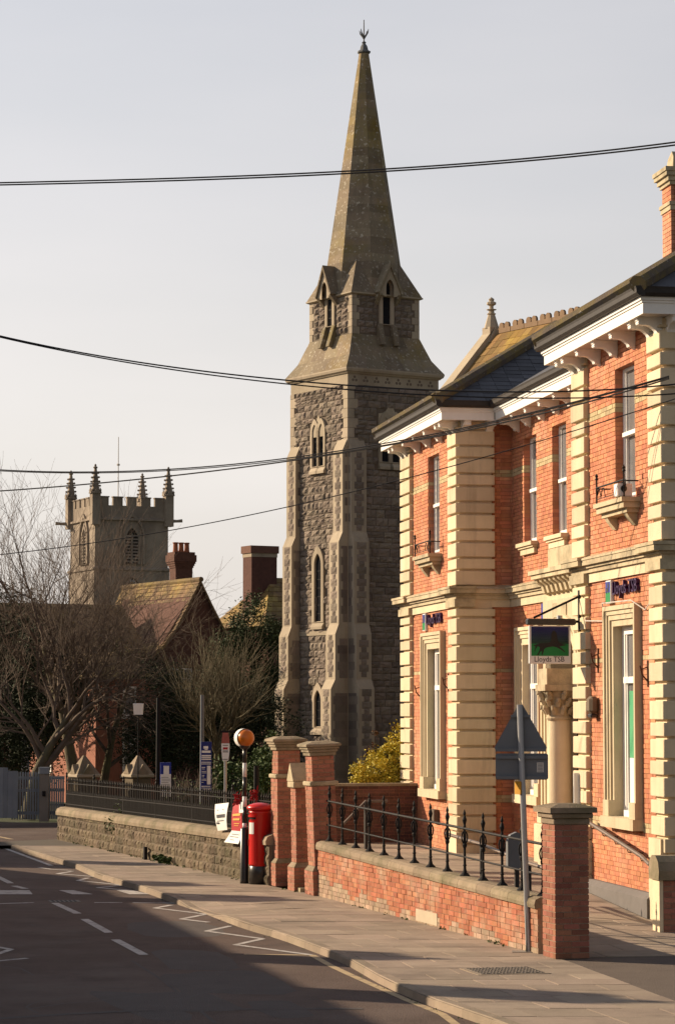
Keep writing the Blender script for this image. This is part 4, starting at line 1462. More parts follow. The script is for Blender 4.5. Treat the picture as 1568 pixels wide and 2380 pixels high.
# ------------------------------------------------------------------ post box and beacon
pbx = empty('post_box', gr(604, 2056) + Vector((.0, .2, 0)), 0, 'red cylindrical pillar post box with black base beside the brick gate pier', 'post box')
MB().lathe([(.205, 0), (.205, .33), (.20, .335)], 0, 0, 32).build('base', black_paint, pbx, True)
bd = MB().lathe([(.203, .33), (.203, 1.30), (.215, 1.305), (.215, 1.33), (.203, 1.335), (.203, 1.36)], 0, 0, 40).build('body', red_paint, pbx, True)
MB().lathe([(.21, 1.355), (.245, 1.37), (.252, 1.39), (.252, 1.41), (.235, 1.43), (.20, 1.455), (.12, 1.482), (.05, 1.49), (.0, 1.492)], 0, 0, 40).build('cap', red_paint, pbx, True)
fa = math.atan2(-.62, -.78)
def curved(r0, r1, a0, a1, z0, z1, n=10):
    mb = MB()
    for i in range(n):
        p, q = a0 + (a1 - a0) * i / n, a0 + (a1 - a0) * (i + 1) / n
        mb.loft([[(r * math.cos(a), r * math.sin(a), z) for r, a in ((r0, p), (r1, p), (r1, q), (r0, q))] for z in (z0, z1)])
    return mb
curved(.203, .212, fa - .62, fa + .62, .36, 1.16).build('door', red_paint, pbx)
curved(.203, .225, fa - .55, fa + .55, 1.23, 1.27).build('slot_hood', red_paint, pbx)
curved(.203, .206, fa - .5, fa + .5, 1.19, 1.228).build('slot', black_paint, pbx)
curved(.212, .216, fa - .33, fa + .33, .92, 1.13).build('collection_plate', signwhite, pbx)
curved(.212, .222, fa - .6, fa - .45, .70, .82).build('lock', red_paint, pbx)

bc = empty('belisha_beacon', gr(568, 2053), 0, 'black and white banded beacon pole with amber globe in a white shroud', 'beacon')
MB().lathe([(.085, 0), (.08, .05), (.078, 1.0), (.04, 1.03)], 0, 0, 16).build('lower_pole', black_paint, bc, True)
for z0, z1, m_ in ((1.01, 1.11, white_gloss), (1.11, 1.41, black_paint), (1.41, 1.60, white_gloss), (1.60, 1.96, black_paint), (1.96, 2.22, white_gloss), (2.22, 2.50, black_paint)):
    MB().lathe([(.039, z0), (.039, z1 - .001)], 0, 0, 14).build('pole_band', m_, bc, True)
MB().lathe([(.04, 2.46), (.09, 2.50), (.11, 2.54), (.09, 2.56)], 0, 0, 16).build('globe_collar', black_paint, bc, True)
gl = MB().lathe([(.002, -.163)] + [(.163 * math.cos(R(a)), .163 * math.sin(R(a))) for a in range(-75, 90, 15)] + [(.002, .163)], 0, 0, 24).build('globe', amber, bc, True)
gl.location = (.016, -.034, 2.68)
ax = Vector((.42, -.90, 0)).normalized()
shr = MB()
c0 = Vector((.0, 0, 2.68))
sd_ = ax.cross(Vector((0, 0, 1)))
def ring(r, d): return [tuple(c0 + ax * d + (sd_ * math.cos(2 * math.pi * k / 28) + Vector((0, 0, 1)) * math.sin(2 * math.pi * k / 28)) * r) for k in range(28)]
shr.loft([ring(.02, -.15), ring(.14, -.14), ring(.172, -.11), ring(.178, .05)], cap=False)
shr.build('shroud', white_gloss, bc, True)
sh2 = MB().loft([ring(.178, .05), ring(.170, .051), ring(.169, -.105), ring(.138, -.135), ring(.02, -.145)], cap=False)
sh2.build('shroud_lining', black_paint, bc, True)

def sheet(name, mat, pts_rows, th_=.006, parent=None):
    "a thin bent sheet from rows of points"
    r, c = len(pts_rows), len(pts_rows[0])
    vs = [Vector(p) for row in pts_rows for p in row]
    n = (vs[1] - vs[0]).cross(vs[c] - vs[0]).normalized() * th_
    mb = MB()
    f = []
    for i in range(r - 1):
        for j in range(c - 1):
            a = i * c + j
            f.append((a, a + 1, a + c + 1, a + c))
    mb.add(vs, f)
    mb.add([v + n for v in vs], [q[::-1] for q in f])
    rim = [j for j in range(c)] + [i * c + c - 1 for i in range(1, r)] + [(r - 1) * c + j for j in range(c - 2, -1, -1)] + [i * c for i in range(r - 2, 0, -1)]
    N = len(vs)
    mb.add(vs + [v + n for v in vs], [(rim[i], rim[(i + 1) % len(rim)], rim[(i + 1) % len(rim)] + N, rim[i] + N) for i in range(len(rim))])
    return mb.build(name, mat, parent)

def z6s(a, b): return (500 + a / 5.535) / 1.0612, (1770 + b / 5.535) / 1.0612
RAILN = Vector((SD.y, -SD.x, 0)) if SD.y < 0 and False else Vector((-SD.y, SD.x, 0))
if RAILN.x > 0: RAILN = -RAILN
def on_rail(x, y, off):
    "point on the upright plane a little in front of the railing"
    q = SW0 - RAILN * .22 + RAILN * off
    r_ = ray(x, y)
    t_ = ((q - Vector((0, 0, CAM_H))).dot(RAILN)) / r_.dot(RAILN)
    return r_ * t_ + Vector((0, 0, CAM_H))
def quad_rows(tl, tr, br, bl, Y, nr=6, nc=4, bulge=0.0, kick=0.0):
    rows = []
    for i in range(nr + 1):
        t = i / nr
        rw = []
        for j in range(nc + 1):
            s = j / nc
            px = (tl[0] * (1 - s) + tr[0] * s) * (1 - t) + (bl[0] * (1 - s) + br[0] * s) * t
            py = (tl[1] * (1 - s) + tr[1] * s) * (1 - t) + (bl[1] * (1 - s) + br[1] * s) * t
            p = on_rail(*z6s(px, py), Y)
            p += RAILN * (bulge * math.sin(math.pi * t) + kick * t * t)
            rw.append(p)
        rows.append(rw)
    return rows
def print_on(parent, rows, specs, mat, th_=.004):
    mb = MB()
    a, b, c, d = (Vector(rows[0][0]), Vector(rows[0][-1]), Vector(rows[-1][-1]), Vector(rows[-1][0]))
    def pt(u, v):
        i = min(int(v * (len(rows) - 1)), len(rows) - 2); f = v * (len(rows) - 1) - i
        r0, r1 = rows[i], rows[i + 1]
        p0 = Vector(r0[0]).lerp(Vector(r0[-1]), u); p1 = Vector(r1[0]).lerp(Vector(r1[-1]), u)
        return p0.lerp(p1, f) + RAILN * .012
    for u0, u1, v0, v1 in specs:
        n = max(1, int((v1 - v0) / .1))
        for k in range(n):
            va, vb = v0 + (v1 - v0) * k / n, v0 + (v1 - v0) * (k + 1) / n
            mb.add([pt(u0, va), pt(u1, va), pt(u1, vb), pt(u0, vb)], [(0, 1, 2, 3)])
    return mb.build('print', mat, parent)

wb = empty('banner', at(*z6s(270, 1540), 49.2), 0, 'white paper banner with black print tied to the iron railing', 'banner')
rows = quad_rows((170, 1182), (355, 1160), (335, 1532), (207, 1545), .30, bulge=.03)
o = sheet('cloth', signwhite, rows); o.parent = wb; o.matrix_parent_inverse = Matrix.Translation(-wb.location)
specs = []
def parented(o, p):
    o.parent = p
    o.matrix_parent_inverse = Matrix.Translation(-Vector(p.location))
    return o
parented(print_on(None, rows, [(.18 + i * .09, .18 + i * .09 + .06, .40, .53) for i in range(8)] + [(.2, .75, .58, .585), (.15, .8, .63, .65), (.1, .35, .69, .75), (.22, .28, .22, .25), (.66, .72, .22, .25)], ink), wb)
rb_ = empty('banner', at(*z6s(450, 1720), 48.75), 0, 'red and white banner with gold print curling out from the railing', 'banner')
rows = quad_rows((420, 1180), (545, 1150), (545, 1555), (395, 1540), .30, bulge=.02)
parented(sheet('cloth', print_red, rows), rb_)
rows2 = quad_rows((395, 1540), (545, 1555), (505, 1725), (310, 1700), .305, nr=4, kick=.03)
parented(sheet('white_hem', signwhite, rows2), rb_)
parented(print_on(None, rows, [(.15, .9, .38, .46), (.2, .85, .55, .62), (.3, .8, .72, .75), (.3, .7, .80, .82)], print_gold), rb_)
parented(print_on(None, rows2, [(.2, .8, .25, .3), (.15, .8, .45, .5), (.3, .6, .7, .74)], fence_m), rb_)
rows3 = quad_rows((500, 1155), (548, 1152), (548, 1300), (495, 1300), .33, nr=2)
parented(sheet('badge', signwhite, rows3), rb_)
tw = MB()
rnd = random.Random(8)
for cxy in ((470, 1110), (700, 1060)):
    for k in range(40):
        p = at(*z6s(cxy[0] + rnd.uniform(-45, 45), cxy[1] + rnd.uniform(-70, 80)), 48.9)
        q = p + Vector((rnd.uniform(-.05, .05), rnd.uniform(-.04, .04), rnd.uniform(-.05, .10)))
        tw.tube([p, (p + q) / 2 + Vector((rnd.uniform(-.02, .02), 0, 0)), q], [.012, .016, .006], 4)
tag(tw.build('red_flowers', M('red_bloom', (.45, .015, .02), (.30, .01, .012), 10, .7)), 'bunches of red flowers tied to the railing above the post box', 'flowers')

# ------------------------------------------------------------------ notice boards and poles behind the wall
def board_sign(x0, x1, y0, y1, Y, base, label, col_top, white_from, cat='notice board'):
    a, b = at(x0, y0, Y), at(x1, y0, Y)
    zb = at(x0, y1, Y).z
    r = empty('notice_board', ((a.x + b.x) / 2, Y, 0), R(8), label, cat)
    w = (b.x - a.x) / 2
    zt = a.z
    bd = MB().box(-w, w, -.03, .03, zb, zt).build('panel', col_top, r)
    for s in (-1, 1):
        MB().box(s * (w - .05) - .03, s * (w - .05) + .03, .031, .09, 0, zt).build('post', signgrey, r)
    return r, w, zb, zt, bd
r, w, zb, zt, bd = board_sign(373, 398, 1772, 1852, 57, 0, 'short blue and white notice board behind the railing', signblue, .35)
MB().box(-w + .004, w - .004, -.036, -.031, zb, zb + (zt - zb) * .66).build('white_panel', signwhite, bd)
MB().box(-.05, .07, -.040, -.0365, zb + (zt - zb) * .62, zb + (zt - zb) * .90).build('notice', signwhite, bd)
pr_ = MB()
for i in range(9):
    v = zb + (zt - zb) * (.56 - i * .05)
    pr_.box(-w * .8, w * (.8 if i % 3 else .5), -.0385, -.0368, v, v + .008)
pr_.build('print', ink, bd)
r, w, zb, zt, bd = board_sign(467, 492, 1724, 1838, 56, 0, 'tall blue notice board with white lines of text behind the railing', navy, 0)
pr_ = MB()
Hh = zt - zb
for a, b, v0, v1 in ((-.55, .35, .86, .91), (-.3, .25, .835, .855), (-.85, .8, .775, .82), (-.9, .9, .70, .73), (-.9, .9, .665, .685), (-.9, .9, .63, .65), (-.9, .85, .575, .59), (-.9, .85, .54, .555), (-.85, -.2, .47, .485), (-.85, -.25, .44, .45), (-.85, .0, .39, .40), (-.85, .05, .36, .37), (-.85, -.35, .31, .32), (-.85, -.4, .28, .29), (-.85, .0, .235, .245), (-.85, .05, .21, .22), (-.85, -.5, .17, .18), (-.9, .8, .085, .10), (-.9, .85, .05, .062), (-.5, .85, .02, .032)):
    pr_.box(a * w, b * w, -.034, -.0308, zb + v0 * Hh, zb + v1 * Hh)
pr_.build('print', signwhite, bd)
MB().box(.15 * w, .82 * w, -.035, -.0306, zb + .13 * Hh, zb + .51 * Hh).build('notice', signwhite, bd)

bs_ = empty('bus_stop', (at(524, 1800, 54).x, 54, 0), 0, 'slim white oval bus stop flag with red top on a grey post', 'bus stop')
px = at(524, 1705, 54)
MB().tube([(0, 0, 0), (0, 0, zat(1765, 54))], .03, 8).build('post', steel, bs_)
z0, z1 = zat(1768, 54), zat(1703, 54)
w_ = .085
def oval(a, b, y0, mi):
    pts = []
    for k in range(9):
        t = a + (b - a) * k / 8
        ww = w_ * (.62 + .38 * math.sin(math.pi * min(1, .08 + t * .86)))
        pts.append((ww, y0, z0 + (z1 - z0) * t))
    return [(-x, y, z) for x, y, z in pts] + pts[::-1]
fl = MB().ext(oval(0, .62, -.04, 0), (0, .03, 0)); flo = fl.build('flag', signwhite, bs_)
flo2 = MB().ext(oval(.622, 1, -.04, 0), (0, .03, 0)).build('flag_top', M('faded_red', (.40, .12, .10), None, 5, .6), bs_)
MB().box(-.05, .05, -.043, -.0405, z0 + (z1 - z0) * .40, z0 + (z1 - z0) * .48).build('red_number', print_red, flo)
pp_ = MB()
for v in (.54, .30, .34, .04):
    pp_.box(-.055, .055, -.043, -.0405, z0 + (z1 - z0) * v, z0 + (z1 - z0) * (v + .022))
pp_.build('print', ink, flo)
MB().box(-.10, .40, .0, .05, zat(1703, 54), zat(1698, 54)).build('cross_bar', black, bs_)
tri_ = MB(); tri_.ext([(.17, -.02, zat(1705, 54)), (.25, -.02, zat(1705, 54)), (.21, -.02, zat(1713, 54))], (0, .02, 0)); tri_.build('white_triangle', signwhite, bs_)

def pole(x, y0, y1, Y, r_, mat, label, name='lamp_post'):
    p = at(x, y0, Y)
    o = MB().tube([(0, 0, -.1), (0, 0, p.z)], [r_ * 1.3, r_], 8).build(name, mat)
    o.location = (p.x, Y, 0)
    return tag(o, label, 'post')
pole(369, 1622, 0, 66, .055, black, 'plain black post standing behind the short blue notice board')
pole(470.5, 1615, 0, 60, .045, signgrey, 'slim grey steel post rising behind the tall blue notice board')
pole(596, 1780, 0, 56, .055, black, 'short black bollard post left of the far brick gate pier', 'bollard')

ln = empty('lantern', (at(322, 1650, 60).x, 60, 0), 0, 'white square lantern on a thin bracket hanging among the bare branches', 'lantern')
za_, zb_ = zat(1661, 60), zat(1637, 60)
MB().loft([[(-.10, -.10, za_), (.10, -.10, za_), (.10, .10, za_), (-.10, .10, za_)], [(-.115, -.115, zb_), (.115, -.115, zb_), (.115, .115, zb_), (-.115, .115, zb_)]]).build('lamp_glass', white_gloss, ln)
MB().loft([[(-.12, -.12, zb_), (.12, -.12, zb_), (.12, .12, zb_), (-.12, .12, zb_)], [(-.11, -.11, zb_ + .02), (.11, -.11, zb_ + .02), (.11, .11, zb_ + .02), (-.11, .11, zb_ + .02)]]).build('cap', white_gloss, ln)
MB().tube([(0, 0, -.1), (0, 0, za_)], .014, 6).build('post', black, ln)

# stone gate pillars with pyramid tops
for x, lab in ((196, 'left stone gate pillar with a pyramid top behind the railing'), (321, 'right stone gate pillar with a pyramid top behind the railing')):
    Y = 74
    c = at(x, 1790, Y)
    r = empty('stone_gate_pillar', (c.x, Y, 0), R(28), lab, 'gate pillar', 'pyramid topped stone pillars')
    zt = zat(1756, Y)
    MB().box(-.28, .28, -.28, .28, 0, zt - .62).build('shaft', wallstone, r)
    MB().cbox(-.36, .36, -.36, .36, zt - .618, zt - .52, .02).build('cap', dress, r)
    mb = MB().loft([[(-.34, -.34, zt - .519), (.34, -.34, zt - .519), (.34, .34, zt - .519), (-.34, .34, zt - .519)], [(-.03, -.03, zt), (.03, -.03, zt), (.03, .03, zt), (-.03, .03, zt)]])
    mb.build('pyramid', coping_m, r)
    gb = MB()
    gb.ext([(-.18, -.36, zt - .52), (.18, -.36, zt - .52), (0, -.36, zt - .24)], (0, .2, 0))
    gb.ext([(-.36, .18, zt - .52), (-.36, -.18, zt - .52), (-.36, 0, zt - .24)], (.2, 0, 0))
    gb.build('gablet', coping_m, r)
# timber gate between and palisade gates at the left
def pickets(label, x0, x1, ytop, Y, n, mat, name, base=0.0, rails=(.2, .85, 1.2), cat='fence', rot=0, wfrac=.62):
    a, b = at(x0, ytop, Y), at(x1, ytop, Y)
    r = empty(name, (a.x, Y, base), rot, label, cat)
    L, h = b.x - a.x, a.z - base
    for k in range(n):
        p = L / n
        me = 'picket_%s' % name
        mb = MB()
        ww = p * wfrac
        x = k * p + p * (1 - wfrac) / 2
        mb.ext([(x, 0, .06), (x + ww, 0, .06), (x + ww, 0, h - .04), (x + ww / 2, 0, h), (x, 0, h - .04)], (0, .025, 0))
        mb.build('picket', mat, r)
    for z in rails:
        if z < h: MB().box(0, L, .026, .07, z, z + .09).build('rail', mat, r)
    return r
pickets('grey picket gate beside the concrete post at the far left', 27, 93, 1793, 74.6, 11, fence_m, 'picket_gate', cat='gate')
g2 = pickets('grey boarded gate between the concrete post and the stone wall', 114, 150, 1808, 75.0, 7, fence_m, 'picket_gate', cat='gate', wfrac=.78)
cpst = empty('gate_post', (at(104, 1790, 74.6).x, 74.6, 0), 0, 'concrete gate post with a pale grey box on top', 'gate post')
MB().box(-.13, .13, -.10, .15, 0, zat(1800, 74.6)).build('post', concrete, cpst)
MB().cbox(-.15, .14, -.13, .15, zat(1799, 74.6), zat(1783, 74.6), .01).build('meter_box', fence_m, cpst)
MB().box(-.04, .05, -.14, -.101, zat(1850, 74.6), zat(1838, 74.6)).build('latch', black, cpst)
sol = empty('board_fence', (at(-60, 1790, 74.2).x, 74.2, 0), 0, 'solid grey board fence at the far left edge of the photo', 'fence')
for k in range(9):
    MB().box(k * .14, k * .14 + .134, 0, .03, .12, zat(1784 + (k > 6) * 8, 74.2)).build('board', fence_m, sol)
pickets('dark vertical board fence behind the blue notice boards', 395, 640, 1812, 68, 40, timber_dark, 'board_fence', wfrac=.9)

# ------------------------------------------------------------------ church with the spire
CA = R(32.2)
church = empty('church', (.38, 95, 0), CA, 'grey rubble stone church with a tall tapering spire and dressed stone buttresses', 'church')
TW = 4.07
TC = TW / 2
zr_top = zat(892, 95.0)          # top of the rubble
z_cor = zat(866, 94.9)
z_tip = zat(852, 94.8)
z_brk = zat(823, 95.3)
z_stb = zat(774, 95.7)
z_stt = zat(679, 95.7)
z_bro = zat(598, 96.6)
z_apx = zat(124, 97.8)

def sq(h, z): return [(TC - h, TC - h, z), (TC + h, TC - h, z), (TC + h, TC + h, z), (TC - h, TC + h, z)]
FACE = {'r': lambda u, z, d: (u, -d, z), 'l': lambda u, z, d: (-d, u, z)}

MB().loft([sq(TC - .03, 0), sq(TC - .03, zr_top + .05)]).build('tower_wall', rubble_joint, church)
MB().loft([sq(TC, zr_top), sq(TC, z_cor)]).build('frieze', dress, church)
co = MB()
co.loft([sq(2.08, z_cor), sq(2.12, z_cor + .05), sq(2.17, z_cor + .08), sq(2.2, z_cor + .16), sq(2.2, z_tip)])
co.build('cornice', dress, church)
def banded(mb, loopA, loopB, n, seed):
    rnd = random.Random(seed)
    m_ = len(loopA)
    for i in range(m_):
        j = (i + 1) % m_
        a0, a1, b0, b1 = Vector(loopA[i]), Vector(loopA[j]), Vector(loopB[i]), Vector(loopB[j])
        for k in range(n):
            f0, f1 = k / n, (k + 1) / n
            p, q, r_, s_ = a0.lerp(b0, f0), a1.lerp(b1, f0), a1.lerp(b1, f1), a0.lerp(b0, f1)
            nb = max(1, int((q - p).length / .8))
            for t in range(nb):
                g0, g1 = t / nb, (t + 1) / nb
                mb.add([p.lerp(q, g0), p.lerp(q, g1), s_.lerp(r_, g1), s_.lerp(r_, g0)], [(0, 1, 2, 3)], rnd.uniform(.02, .98))
sk = MB()
banded(sk, sq(2.2, z_tip), sq(1.84, z_brk), 1, 1)
banded(sk, sq(1.84, z_brk + .0), sq(1.52, z_stb), 2, 2)
sk.build('spire_skirt', spire_m, church)
MB().loft([sq(1.50, z_stb - .1), sq(1.50, z_stt)]).build('belfry_stage', rubble_joint, church)
MB().loft([sq(1.53, z_stt - .06), sq(1.62, z_stt - .02), sq(1.62, z_stt + .03)]).build('belfry_cornice', dress, church)

# spire with broaches
def octo(ap, z):
    r_ = ap / math.cos(math.pi / 8)
    return [(TC + r_ * math.cos(math.pi / 8 + k * math.pi / 4), TC + r_ * math.sin(math.pi / 8 + k * math.pi / 4), z) for k in range(8)]
AP0, AP1 = 1.50, .17
spm = MB()
NC = 30
rnd = random.Random(51)
for c in range(NC):
    f0, f1 = c / NC, (c + 1) / NC
    A = octo(AP0 + (AP1 - AP0) * f0, z_stt + .03 + (z_apx - z_stt) * f0)
    B = octo(AP0 + (AP1 - AP0) * f1, z_stt + .03 + (z_apx - z_stt) * f1)
    banded(spm, A, B, 1, c)
spm.add(octo(AP1, z_apx + .03), [tuple(range(8))])
spire = spm.build('spire', spire_m, church)
fb = (z_bro - z_stt) / (z_apx - z_stt)
ap_b = AP0 + (AP1 - AP0) * fb
h = 1.60
o8 = octo(AP0, z_stt + .03)
for sx, sy in ((-1, -1), (1, -1), (-1, 1), (1, 1)):
    d = Vector((sx, sy, 0)).normalized()
    apex = Vector((TC, TC, 0)) + d * (ap_b + .01); apex.z = z_bro
    c_ = Vector((TC + sx * h, TC + sy * h, z_stt + .03))
    v1 = Vector((TC + sx * h, TC + sy * h * .36, z_stt + .03)); v2 = Vector((TC + sx * h * .36, TC + sy * h, z_stt + .03))
    inn = Vector((TC + sx * .5, TC + sy * .5, z_stt + .03))
    MB().add([c_, v1, v2, apex, inn], [(0, 1, 3), (0, 3, 2), (1, 4, 3), (2, 3, 4)]).build('broach', spire_m, church)
cpz = z_apx
fin = MB()
fin.lathe([(.20, cpz - .02), (.26, cpz + .02), (.26, cpz + .07), (.17, cpz + .12), (.13, cpz + .28), (.06, cpz + .38), (.09, cpz + .42), (.03, cpz + .48)], TC, TC, 8)
fin.build('spire_cap', lead, church)
zt = zat(46, 97.8)
fi = MB()
fi.tube([(TC, TC, cpz + .4), (TC, TC, zt)], [.03, .018], 6)
for k in range(4):
    a = k * math.pi / 2 + .4
    d = Vector((math.cos(a), math.sin(a), 0))
    q = Vector((TC, TC, zt - .75))
    fi.tube([q, q + d * .06 + Vector((0, 0, .10)), q + d * .17 + Vector((0, 0, .22)), q + d * .21 + Vector((0, 0, .36))], [.03, .04, .03, .01], 5)
fi.build('finial', lead, church)

def lancet(c, z0, zs, hw, n=6):
    "pointed opening: from z0, springing at zs"
    R_ = 2 * hw * 1.05
    pts = [(c - hw, z0), (c + hw, z0)]
    th_m = math.acos((R_ - hw) / R_)
    for k in range(n + 1):
        a = th_m * k / n
        pts.append((c + hw - R_ + R_ * math.cos(a), zs + R_ * math.sin(a)))
    for k in range(n - 1, -1, -1):
        a = th_m * k / n
        pts.append((c - hw + R_ - R_ * math.cos(a), zs + R_ * math.sin(a)))
    return pts

def ring_on(mb, F, outer, inner, d0, d1, back=None):
    n = len(outer)
    lo = [[F(u, z, d0) for u, z in outer], [F(u, z, d1) for u, z in outer], [F(u, z, d1) for u, z in inner], [F(u, z, d0 if back is None else back) for u, z in inner]]
    mb.loft(lo, cap=False)

def ch_window(face, c, z0, zs, hw, par=church, wd=.14, proud=.07, sill=True, mat=dress, base=0.0):
    F = FACE[face]
    pb_ = base - (.022 if base == 0 else -.008)
    outer, inner = lancet(c, z0 - .02, zs, hw + wd), lancet(c, z0, zs, hw)
    mb = MB()
    ring_on(mb, F, outer, inner, base - .1, base + proud, pb_ - .006)
    if sill:
        q = [F(c - hw - wd, z0 - .02, base - .05), F(c + hw + wd, z0 - .02, base - .05), F(c + hw + wd, z0 - .26, base + .12), F(c - hw - wd, z0 - .26, base + .12)]
        mb.add([F(c - hw - wd, z0 + .02, base + .0), F(c + hw + wd, z0 + .02, base + .0), F(c + hw + wd, z0 - .18, base + .13), F(c - hw - wd, z0 - .18, base + .13), F(c + hw + wd, z0 - .28, base + .13), F(c - hw - wd, z0 - .28, base + .13), F(c + hw + wd, z0 - .28, base - .1), F(c - hw - wd, z0 - .28, base - .1)],
               [(0, 1, 2, 3), (3, 2, 4, 5), (5, 4, 6, 7), (0, 3, 5, 7), (1, 6, 4, 2)])
    o = mb.build('window_surround', mat, par)
    pn_ = MB()
    pn_.add([F(u, z, pb_) for u, z in inner], [tuple(range(len(inner)))])
    pn_.build('pane', leadlight, o)
    ld = MB()
    k = z0 + .3
    while k < zs:
        ld.box(*sorted((F(c - hw, 0, pb_ + .002)[0], F(c + hw, 0, pb_ + .014)[0])), *sorted((F(c - hw, 0, pb_ + .002)[1], F(c + hw, 0, pb_ + .014)[1])), k, k + .018)
        k += .32
    ld.build('saddle_bars', black, o)
    return o

zz = lambda y, Y=96.5: zat(y, Y)
# belfry stage windows with gabled hoods
for f in 'rl':
    F = FACE[f]
    base = -(TC - 1.50)
    o = ch_window(f, TC, zz(752, 96.3), zz(668, 96.3), .17, wd=.16, base=base, sill=False)
    hd = MB()
    zb_, za_ = zz(682, 96.3), zz(611, 96.3)
    for s in (-1, 1):
        hd.add([F(TC, za_, base + .38), F(TC + s * .58, zb_, base + .38), F(TC + s * .58, zb_, base - .3), F(TC, za_, base - .75), F(TC, za_ - .16, base + .38), F(TC + s * .50, zb_ - .05, base + .38), F(TC + s * .50, zb_ - .05, base - .3), F(TC, za_ - .16, base - .6)],
               [(0, 1, 2, 3), (4, 7, 6, 5), (0, 4, 5, 1), (1, 5, 6, 2)])
        hd.add([F(TC + s * .36, zb_ - .45, base + .0), F(TC + s * .52, zb_ - .45, base + .0), F(TC + s * .52, zb_ - .05, base + .34), F(TC + s * .36, zb_ - .05, base + .34), F(TC + s * .36, zb_ + .1, base), F(TC + s * .52, zb_ - .04, base)],
               [(0, 1, 2, 3), (0, 3, 4), (1, 5, 2)])
    outer = [(TC - .36, zb_ - .1), (TC + .36, zb_ - .1), (TC + .36, zb_ + .2), (TC, za_ - .12), (TC - .36, zb_ + .2)]
    hd.build('window_hood', spire_m, o)
    tp = MB()
    for s in (-1, 1):
        ar_ = lancet(TC, zz(690, 96.3), zz(668, 96.3), .17)
        half = [p for p in ar_ if (p[0] - TC) * s >= -1e-6]
        half = sorted(half, key=lambda p: p[1])
        poly = half + [(TC, za_ - .10), (TC + s * .48, zb_ + .0), (TC + s * .48, zb_ - .06)]
        tp.add([F(u, z, base + .30) for u, z in poly], [tuple(range(len(poly)))])
    tp.build('hood_front', dress, o)
    ap_ = MB()                                # apron on the skirt below
    for s in ((-1, 1) if f == 'r' else (-1, 1)):
        ap_.add([F(TC + s * .2, zz(752, 96.3), base + .10), F(TC + s * .42, zz(752, 96.3), base + .10), F(TC + s * .42, zz(800, 96), base + .36), F(TC + s * .2, zz(800, 96), base + .36), F(TC + s * .2, zz(752, 96.3), base - .1), F(TC + s * .42, zz(752, 96.3), base - .1), F(TC + s * .42, zz(800, 96), base - .1), F(TC + s * .2, zz(800, 96), base - .1)],
                [(0, 1, 2, 3), (0, 3, 7, 4), (1, 5, 6, 2), (3, 2, 6, 7), (0, 4, 5, 1)])
    ap_.build('window_apron', spire_m, o)

# tower windows
wins = {'l': [], 'r': []}
for c in (2.02 - .23, 2.02 + .23):
    ch_window('l', c, zz(1083), zz(1003), .17, wd=.12)
    ch_window('r', c - .15, zz(1075, 96), zz(990, 96), .17, wd=.13)
for f, c, y in (('l', 2.02, 968), ('r', 1.87, 945)):
    F = FACE[f]
    mb = MB()
    zt_ = zz(y)
    mb.ext([F(c - .52, zt_ - .75, -.02), F(c + .52, zt_ - .75, -.02), F(c + .52, zt_ - .35, -.02), F(c + .22, zt_ - .30, -.02), F(c, zt_ + .10, -.02), F(c - .22, zt_ - .30, -.02), F(c - .52, zt_ - .35, -.02)], Vector(F(0, 0, .05)) - Vector(F(0, 0, 0)))
    mb.build('window_head', dress, church)
wins['l'] += [(1.45, 2.60, zz(1098), zz(972)), (1.62, 2.42, zz(1462), zz(1272)), (1.62, 2.42, zz(1712), zz(1590))]
wins['r'] += [(1.25, 2.5, zz(1092, 96), zz(955, 96))]
ch_window('l', 2.02, zz(1445), zz(1312), .24, wd=.17)
ch_window('l', 2.02, zz(1690), zz(1630), .24, wd=.16)

# buttresses
zA, zB, zC, zD = zz(1032, 95), zz(1250, 95), zz(1465, 95), zz(1592, 95)
BP = [(-.15, 0), (.72, 0), (.72, zD - .15), (.53, zD + .20), (.53, zC - .15), (.38, zC + .22), (.38, zB - .15), (.21, zB + .22), (.21, zA - .22), (0, zA + .22), (-.15, zA + .22)]
def proj(z):
    return .72 if z < zD - .15 else .53 if zD + .2 < z < zC - .15 else .38 if zC + .22 < z < zB - .15 else .21 if zB + .22 < z < zA - .22 else None
rub = []
rnd = random.Random(61)
ROT = {'r': 0.0, 'l': -math.pi / 2}
for f, u0 in (('l', .03), ('l', TW - .70), ('r', .03), ('r', TW - .70)):
    F = FACE[f]
    bw_ = .66
    mb = MB()
    mb.ext([F(u0, z, d) for d, z in BP], Vector(F(bw_, 0, 0)) - Vector(F(0, 0, 0)))
    bo = mb.build('buttress', dress, church)
    sd = MB()
    for a, b, p in ((.1, zD - .3, .72), (zD + .25, zC - .3, .53), (zC + .3, zB - .3, .38), (zB + .3, zA - .3, .21)):
        z = a
        k = 0
        while z < b - .1:
            hh = min(.30, b - z)
            q = .10 if k % 2 else .18
            for uu, dd in ((u0, -.004), (u0 + bw_, .004)):
                if p - q > .03:
                    sd.add([F(uu + dd, z, 0), F(uu + dd, z, p - q), F(uu + dd, z + hh, p - q), F(uu + dd, z + hh, 0)], [(0, 1, 2, 3)], rnd.uniform(.02, .98))
            z += hh
            k += 1
    sd.build('side_rubble', rubble, bo)
    fr = []
    z = .1
    k = 0
    while z < zA - .3:
        hh = .20 if k % 2 else .25
        p = proj(z + hh / 2)
        if p:
            ww = .22 if k % 2 else .40
            c = u0 + bw_ / 2
            n = 1
            for i in range(n):
                cc = c - ww / 2 + ww * (i + .5) / n
                fr.append((F(cc, z + hh / 2, p - .002), (ww / n + .02, .042, hh + .012), ROT[f], f'rock{rnd.randrange(6)}'))
        z += hh
        k += 1
    pieces(bo, 'stone', rubble, fr, 300, 'stonework')
MB().box(-.045, .0, .7, TW - .7, zC - .14, zC + .02).build('string_band', dress, church)

